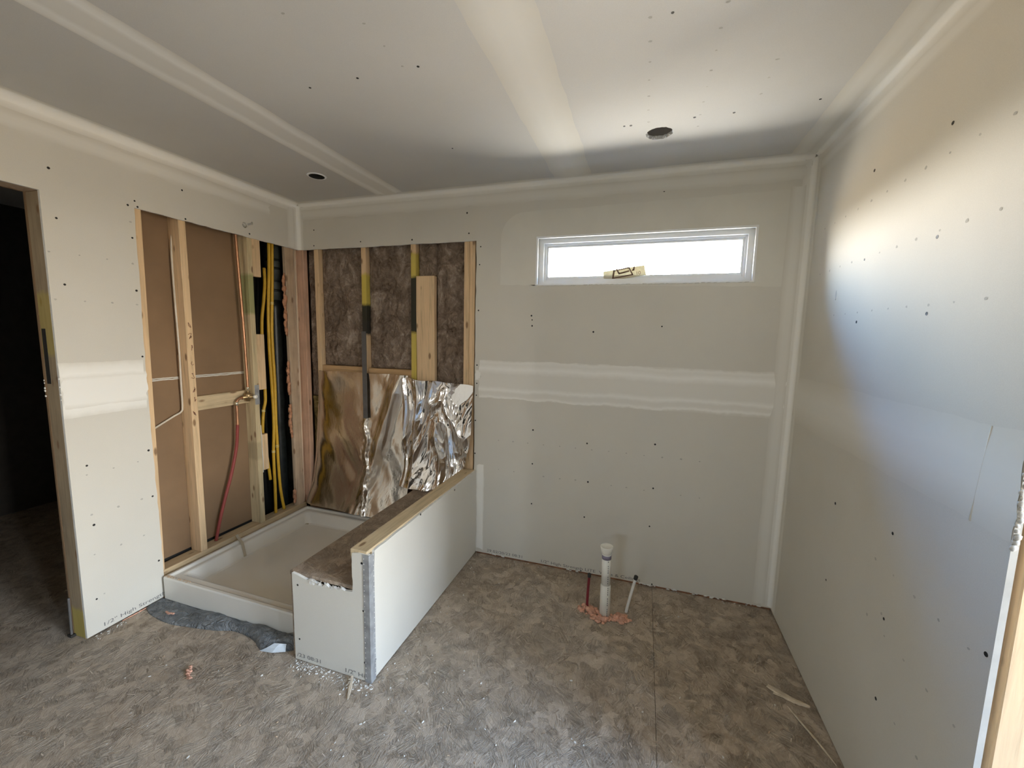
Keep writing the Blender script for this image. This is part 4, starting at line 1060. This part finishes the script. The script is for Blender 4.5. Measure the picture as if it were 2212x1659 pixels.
# ================================================================ SHOWER PAN
sp = empty('shower_pan', (0.5, -0.55, 0.0), 'white acrylic shower pan set between the studs and the bench', 'shower pan')
def rrect(x0, x1, y0, y1, r, z, n=5):
    out_ = []
    for cx, cy, a0 in ((x1 - r, y1 - r, 0), (x0 + r, y1 - r, 90), (x0 + r, y0 + r, 180), (x1 - r, y0 + r, 270)):
        for k in range(n + 1):
            a = math.radians(a0 + 90 * k / n); out_.append((cx + r * math.cos(a), cy + r * math.sin(a), z))
    return out_
PX0, PX1, PY0, PY1 = 0.016, 1.008, -1.066, -0.034
rings = [(0.000, 0.010, 0.012), (0.000, 0.010, 0.132), (0.003, 0.010, 0.140), (0.018, 0.010, 0.140), (0.022, 0.010, 0.127), (0.026, 0.012, 0.125), (0.052, 0.02, 0.127), (0.060, 0.03, 0.122), (0.098, 0.05, 0.060), (0.110, 0.06, 0.054), (0.30, 0.06, 0.050)]
bm = bmesh.new(); loops = []
for ins, r, z in rings:
    fy = 0.0 if ins < 0.02 else 0.012
    loops.append([bm.verts.new(p) for p in rrect(PX0 + ins, PX1 - min(ins, 0.11) if ins < 0.2 else PX1 - 0.3, PY0 + ins + fy, PY1 - ins, r, z)])
for a, b in zip(loops, loops[1:]):
    n = len(a)
    for k in range(n):
        f = bm.faces.new([a[k], a[(k + 1) % n], b[(k + 1) % n], b[k]]); f.smooth = True
bm.faces.new(loops[-1]); bm.faces.new(loops[0][::-1])
bs = build('basin', bm, M['white_gloss'], sp)
md = bs.modifiers.new('bevel', 'BEVEL'); md.width = 0.002; md.segments = 2; md.limit_method = 'ANGLE'
for p in bs.data.polygons: p.use_smooth = False
bm = bmesh.new()      # strip of tape over the rim
q = [(-0.006, -0.610, 0.162), (0.016, -0.616, 0.150), (0.036, -0.622, 0.1425), (0.068, -0.632, 0.130), (0.082, -0.638, 0.122), (0.112, -0.65, 0.066), (0.120, -0.655, 0.060)]
vs = [(bm.verts.new((x, y - 0.009, z + 0.003)), bm.verts.new((x, y + 0.009, z + 0.003))) for x, y, z in q]
for a, b in zip(vs, vs[1:]): bm.faces.new([a[0], a[1], b[1], b[0]])
tp = tag(build('strap', bm, M['tan_strap']), 'tan plastic strap folded over the left rim of the shower pan', 'strap')
md = tp.modifiers.new('solid', 'SOLIDIFY'); md.thickness = 0.0012
bm = bmesh.new()
for k in range(60):
    x = 0.02 + abs(rnd.gauss(0, 0.10)); y = rnd.uniform(-1.06, -1.045)
    lump(bm, (min(x, 0.9), y, 0.1405), rnd.uniform(0.0015, 0.004), (1.4, 1, 0.5), 1)
tag(build('rim_debris', bm, M['chip'], sp), kind='stuff')
bm = bmesh.new()
for x, y, a in ((0.118, -0.150, 0.6), (0.124, -0.156, 0.7)): lump(bm, (x, y, 0.060), 0.014, (1.6, 0.5, 0.15), 2)
build('stain', bm, M['tan_strap'], sp)

# grey membrane rolled under the pan
bm = bmesh.new()
FR = [(0.005, -1.146), (0.06, -1.168), (0.16, -1.184), (0.258, -1.187), (0.36, -1.172), (0.436, -1.160), (0.522, -1.142), (0.60, -1.118), (0.70, -1.122), (0.768, -1.138), (0.834, -1.166), (0.90, -1.158), (0.954, -1.135), (1.006, -1.105)]
FRv = smooth_path([(x, y, 0) for x, y in FR], 7); nv = 22; g = []
for i, p in enumerate(FRv):
    row = []; t_ = i / (len(FRv) - 1)
    hgt = 0.026 + 0.034 * max(0, (t_ - 0.55) / 0.45) + 0.007 * math.sin(t_ * 21)
    hgt *= 0.12 + 0.88 * min(1, t_ * 2.6)
    yb = -1.036
    for j in range(nv + 1):
        v_ = j / nv
        y = p.y + (yb - p.y) * v_
        z = 0.0015 + hgt * math.sin(math.pi * min(1, v_ * 1.05)) ** 0.6 * (1 - 0.35 * v_) if 0 < j else 0.0008
        w_ = 0.016 * (0.5 - abs(noise.noise(Vector((p.x * 11 + y * 14, y * 16, 2))))) + 0.010 * (0.4 - abs(noise.noise(Vector((p.x * 24 - y * 22, y * 24, 5)))))
        z += max(-z * 0.5, w_ * math.sin(math.pi * v_))
        lim = 0.010 if y > -1.062 else 1.0
        z = min(z, lim + max(0, (-1.062 - y)) * 0.6) if y > -1.10 else z
        z += 0.005 * max(0, 1 - p.x / 0.05) * (1 - v_)
        row.append(bm.verts.new((max(0.003, p.x), y, max(0.0006, z))))
    g.append(row)
for a, b in zip(g, g[1:]):
    for j in range(nv):
        f = bm.faces.new([a[j], b[j], b[j + 1], a[j + 1]]); f.smooth = True
mb = tag(build('membrane', bm, M['tarp']), 'crumpled grey rubber membrane bunched on the floor before the pan', 'membrane')
md = mb.modifiers.new('solid', 'SOLIDIFY'); md.thickness = 0.0014
bm = bmesh.new()
q = [[(0.838, -1.170, 0.002), (0.905, -1.162, 0.004), (0.962, -1.138, 0.006)], [(0.872, -1.160, 0.020), (0.915, -1.152, 0.022), (0.958, -1.132, 0.020)], [(0.905, -1.145, 0.041), (0.93, -1.138, 0.040), (0.955, -1.124, 0.034)]]
vs = [[bm.verts.new((p[0], p[1] - 0.003, p[2])) for p in r] for r in q]
for a, b in zip(vs, vs[1:]):
    for k in range(2): bm.faces.new([a[k], a[k + 1], b[k + 1], b[k]])
fl = tag(build('folded_corner', bm, M['tarp_white'], mb), 'pale underside of the folded corner')
md = fl.modifiers.new('solid', 'SOLIDIFY'); md.thickness = 0.001

# ================================================================ WINDOW STICKER
st = empty('sticker', (2.35, 0.084, 1.90), 'torn cream label stuck across the glass of the slot window', 'label')
def SP(a, c): return Vector((2.231 + (a - 355) / 1425 * 0.2385, 0, 1.9130 - (c - 500) * 0.0001745 - (a - 355) * 0.0000056))
def poly(name, pts, y0, y1, mat):
    bm = bmesh.new()
    A = [bm.verts.new((p.x, y0, p.z)) for p in pts]; B = [bm.verts.new((p.x, y1, p.z)) for p in pts]
    bm.faces.new(A); bm.faces.new(B[::-1]); n = len(A)
    for i in range(n): bm.faces.new([A[i], A[(i + 1) % n], B[(i + 1) % n], B[i]])
    return build(name, bm, mat, st)
poly('paper', [SP(*p) for p in ((355, 500), (520, 470), (800, 425), (1000, 390), (1300, 340), (1500, 310), (1780, 270), (1815, 420), (1860, 590), (1600, 640), (1250, 700), (960, 745), (700, 740), (390, 735), (375, 610))], 0.0840, 0.0850, M['sticker'])
def mark(pts, w):
    P = [SP(*p) for p in pts]
    for a, b in zip(P, P[1:]):
        d = (b - a).normalized(); nrm = Vector((-d.z, 0, d.x)) * (w * 0.000176 / 2); d *= w * 0.00005
        poly('mark', [a - d - nrm, b + d - nrm, b + d + nrm, a - d + nrm], 0.0832, 0.0838, M['sticker_ink'])
mark([(745, 455), (715, 735)], 55); mark([(745, 455), (800, 468)], 30)
mark([(835, 415), (925, 560), (1260, 468)], 50)
mark([(905, 432), (1255, 352), (1395, 588), (735, 715)], 42)
mark([(1435, 325), (1425, 430), (1375, 440)], 45)
tx = text('mark', '10', SP(1505, 605) + Vector((0, 0.0832, 0)), Matrix.Rotation(math.radians(9), 4, Vector((0, -1, 0))) @ ROT_BACK, 0.030, st, M['sticker_ink'])

# ================================================================ CEILING CUT-OUTS
can = empty('recessed_light', (0.570, -0.420, H), 'black recessed light can with thin white rim above the shower', 'light')
bm = bmesh.new()
n = 36; pr = [(0.0545, H - 0.0005), (0.0520, H - 0.003), (0.0445, H - 0.0035), (0.0435, H + 0.006), (0.0445, H + 0.03), (0.0445, H + 0.15)]
rg = [[bm.verts.new((0.57 + r * math.cos(2 * math.pi * k / n), -0.42 + r * math.sin(2 * math.pi * k / n), z)) for k in range(n)] for r, z in pr]
for i, (a, b) in enumerate(zip(rg, rg[1:])):
    for k in range(n):
        f = bm.faces.new([a[k], a[(k + 1) % n], b[(k + 1) % n], b[k]]); f.material_index = 0 if i < 2 else 1
f = bm.faces.new(rg[-1]); f.material_index = 1
cn = build('can', bm, [M['vinyl'], M['dark']], can)
md = cn.modifiers.new('solid', 'SOLIDIFY'); md.thickness = 0.001
jb = tag(obox('ceiling_box', 2.40, 2.62, -0.56, -0.30, H + 0.0165, H + 0.020, M['kraft']), 'brown backing seen through the round ceiling cut-out', 'box')
jb.data.clear_geometry()
bm = bmesh.new()
fs = box(bm, 2.43, 2.585, -0.51, -0.35, H + 0.0165, H + 0.11)
bmesh.ops.delete(bm, geom=[min(bm.faces, key=lambda f: f.calc_center_median().z)], context='FACES_ONLY')
bm.to_mesh(jb.data); bm.free()
jb.data.materials.clear(); jb.data.materials.append(mat_plain('dusty_backing', (0.36, 0.32, 0.27), 0.9))
md = jb.modifiers.new('solid', 'SOLIDIFY'); md.thickness = 0.002; md.offset = 1

# ================================================================ DEBRIS
def blade(name, pts, w, th, mat, label, cat):
    """a flat splinter: width along the floor, thin upwards"""
    P = smooth_path(pts, 4); bm = bmesh.new(); rows = []
    for i, p in enumerate(P):
        d = (P[min(i + 1, len(P) - 1)] - P[max(i - 1, 0)]).normalized(); sd = Vector((-d.y, d.x, 0)).normalized()
        t_ = i / (len(P) - 1); ww = w * (0.35 + 0.65 * math.sin(math.pi * min(1, 0.12 + t_ * 0.85)) ) * rnd.uniform(0.85, 1.1)
        rows.append([bm.verts.new(p + sd * ww * s_ + Vector((0, 0, th * h_))) for s_, h_ in ((-1, 0), (-0.7, 1), (0.7, 1), (1, 0))])
    for a, b in zip(rows, rows[1:]):
        for k in range(4): bm.faces.new([a[k], a[(k + 1) % 4], b[(k + 1) % 4], b[k]])
    bm.faces.new(rows[0][::-1]); bm.faces.new(rows[-1])
    return tag(build(name, bm, mat), label, cat)
blade('wood_splinter', [(1.356, -1.160, 0.012), (1.375, -1.19, 0.009), (1.392, -1.222, 0.004), (1.408, -1.252, 0.001)], 0.007, 0.004, M['splinter'], 'pale wood splinter leaning at the foot of the half wall front', 'splinter')
blade('wood_splinter', [(3.098, -0.592, 0.002), (3.125, -0.612, 0.005), (3.165, -0.636, 0.004), (3.20, -0.648, 0.003), (3.238, -0.655, 0.002)], 0.016, 0.004, M['splinter'], 'wide curled wood shaving near the right wall', 'splinter')
blade('wood_splinter', [(3.112, -0.625, 0.001), (3.14, -0.634, 0.004), (3.175, -0.643, 0.006), (3.205, -0.652, 0.006)], 0.007, 0.003, M['splinter'], 'narrow shaving crossing under the wide curled one', 'splinter')
blade('wood_splinter', [(3.150, -0.680, 0.001), (3.178, -0.752, 0.003), (3.212, -0.83, 0.003), (3.240, -0.902, 0.001)], 0.004, 0.003, M['splinter'], 'long thin wood sliver lying along the right wall', 'splinter')
blade('wood_splinter', [(-0.60, -1.195, 0.001), (-0.58, -1.185, 0.003), (-0.555, -1.178, 0.001)], 0.006, 0.003, M['splinter'], 'small pale sliver on the dark hall floor', 'splinter')
bm = bmesh.new()
for k in range(22): lump(bm, (0.636 + 0.066 * k / 21 + rnd.uniform(-0.007, 0.007), -1.348 - 0.052 * k / 21 + rnd.uniform(-0.007, 0.007), 0.005 + rnd.uniform(0, 0.006)), rnd.uniform(0.002, 0.0075), (1.3, 0.8, 0.7), 2, 0.9, 2.5)
tag(build('foam_scrap', bm, M['foam']), 'peach scrap of spray foam on the floor before the pan', 'scrap')
bm = bmesh.new()
for k in range(9): lump(bm, (0.175 + 0.006 * k, -1.155 + rnd.uniform(-0.006, 0.006), 0.030), rnd.uniform(0.003, 0.007), (1.2, 0.8, 0.6), 2, 0.9, 2.5)
tag(build('foam_scrap', bm, M['foam']), 'small peach foam scrap lying on the grey membrane', 'scrap')

def scatter(name, spots, mat, label, r0, r1, parent=None):
    bm = bmesh.new()
    for x, y in spots:
        r = r0 + (r1 - r0) * rnd.random() ** 2.5
        res = bmesh.ops.create_icosphere(bm, subdivisions=1, radius=r)
        a = rnd.uniform(0, 6.28); sx, sy, sz = rnd.uniform(0.7, 2.0), rnd.uniform(0.5, 1.0), rnd.uniform(0.4, 0.9)
        for v in res['verts']:
            v.co *= rnd.uniform(0.75, 1.25)
            p = Vector((v.co.x * sx, v.co.y * sy, v.co.z * sz))
            v.co = Vector((x + p.x * math.cos(a) - p.y * math.sin(a), y + p.x * math.sin(a) + p.y * math.cos(a), r * sz * 0.6 + p.z))
    return tag(build(name, bm, mat, parent), label, 'debris', kind='stuff')
sp1 = []
for k in range(420): sp1.append((rnd.uniform(1.04, 1.48), YP - 0.004 - abs(rnd.gauss(0, 0.03))))
for k in range(80): sp1.append((XP + 0.006 + abs(rnd.gauss(0, 0.06)), rnd.uniform(-1.2, -0.1)))
for k in range(90): sp1.append((rnd.uniform(1.47, 3.24), -0.004 - abs(rnd.gauss(0, 0.02))))
for k in range(60): sp1.append((0.006 + abs(rnd.gauss(0, 0.03)), rnd.uniform(-1.39, -1.18)))
for k in range(330):
    x, y = rnd.uniform(0.05, 3.2), rnd.uniform(-1.75, -0.05)
    if (x < 1.47 and y > -1.2): continue
    sp1.append((x, y))
for k in range(120): sp1.append((rnd.gauss(1.75, 0.3), rnd.gauss(-1.15, 0.2)))
sp1 = [(x, y) for x, y in sp1 if not (x < 1.462 and y > -1.158 and x > -0.02) and 0.004 < x < W - 0.01 and y < -0.004]
scatter('gypsum_crumbs', sp1, M['crumb'], 'white gypsum crumbs scattered over the floor round the half wall', 0.0007, 0.0048)
sp2 = []
for k in range(260):
    x, y = rnd.uniform(0.05, 3.22), rnd.uniform(-1.8, -0.05)
    if x < 1.47 and y > -1.2: continue
    sp2.append((x, y))
scatter('wood_chips', sp2, M['chip'], 'small brown wood chips strewn over the floor', 0.0010, 0.0042)

# loose flakes of strand board trodden into the dust
def flakes(name, spots, mat, label):
    bm = bmesh.new()
    for x, y in spots:
        L, w_ = rnd.uniform(0.003, 0.008) + 0.012 * rnd.random() ** 3, rnd.uniform(0.0007, 0.0020); a = rnd.uniform(0, 6.28); t_ = rnd.uniform(0.0003, 0.0009)
        u = Vector((math.cos(a), math.sin(a), rnd.uniform(-0.02, 0.03))); v = Vector((-math.sin(a), math.cos(a), 0)); c = Vector((x, y, 0.0004 + L * 0.012))
        q = [c + u * L * sx * (1.0 if sy > 0 else rnd.uniform(0.7, 1.0)) + v * w_ * sy for sx, sy in ((-1, -1), (1, -1), (1, 1), (-1, 1))]
        lo = [bm.verts.new(Vector((p.x, p.y, max(0.0002, p.z)))) for p in q]; hi = [bm.verts.new(Vector((p.x, p.y, max(0.0002, p.z) + t_))) for p in q]
        bm.faces.new(hi)
        for i in range(4): bm.faces.new([lo[i], lo[(i + 1) % 4], hi[(i + 1) % 4], hi[i]])
    return tag(build(name, bm, mat), label, 'debris', kind='stuff')
def floor_spots(n):
    o_ = []
    while len(o_) < n:
        x, y = rnd.uniform(0.06, 3.2), rnd.uniform(-1.9, -0.05)
        if x < 1.49 and y > -1.22: continue
        o_.append((x, y))
    return o_
M['flake_pale'] = mat_plain('pale_flakes', (0.56, 0.465, 0.36), 0.8, var=0.25, scale=25)
M['flake_dark'] = mat_plain('dark_flakes', (0.33, 0.25, 0.175), 0.8, var=0.3, scale=25)
flakes('wood_flakes', floor_spots(900), M['flake_pale'], 'pale thin wood flakes strewn flat over the whole subfloor')
flakes('wood_flakes', floor_spots(700), M['flake_dark'], 'dark brown thin wood flakes strewn flat over the whole subfloor')
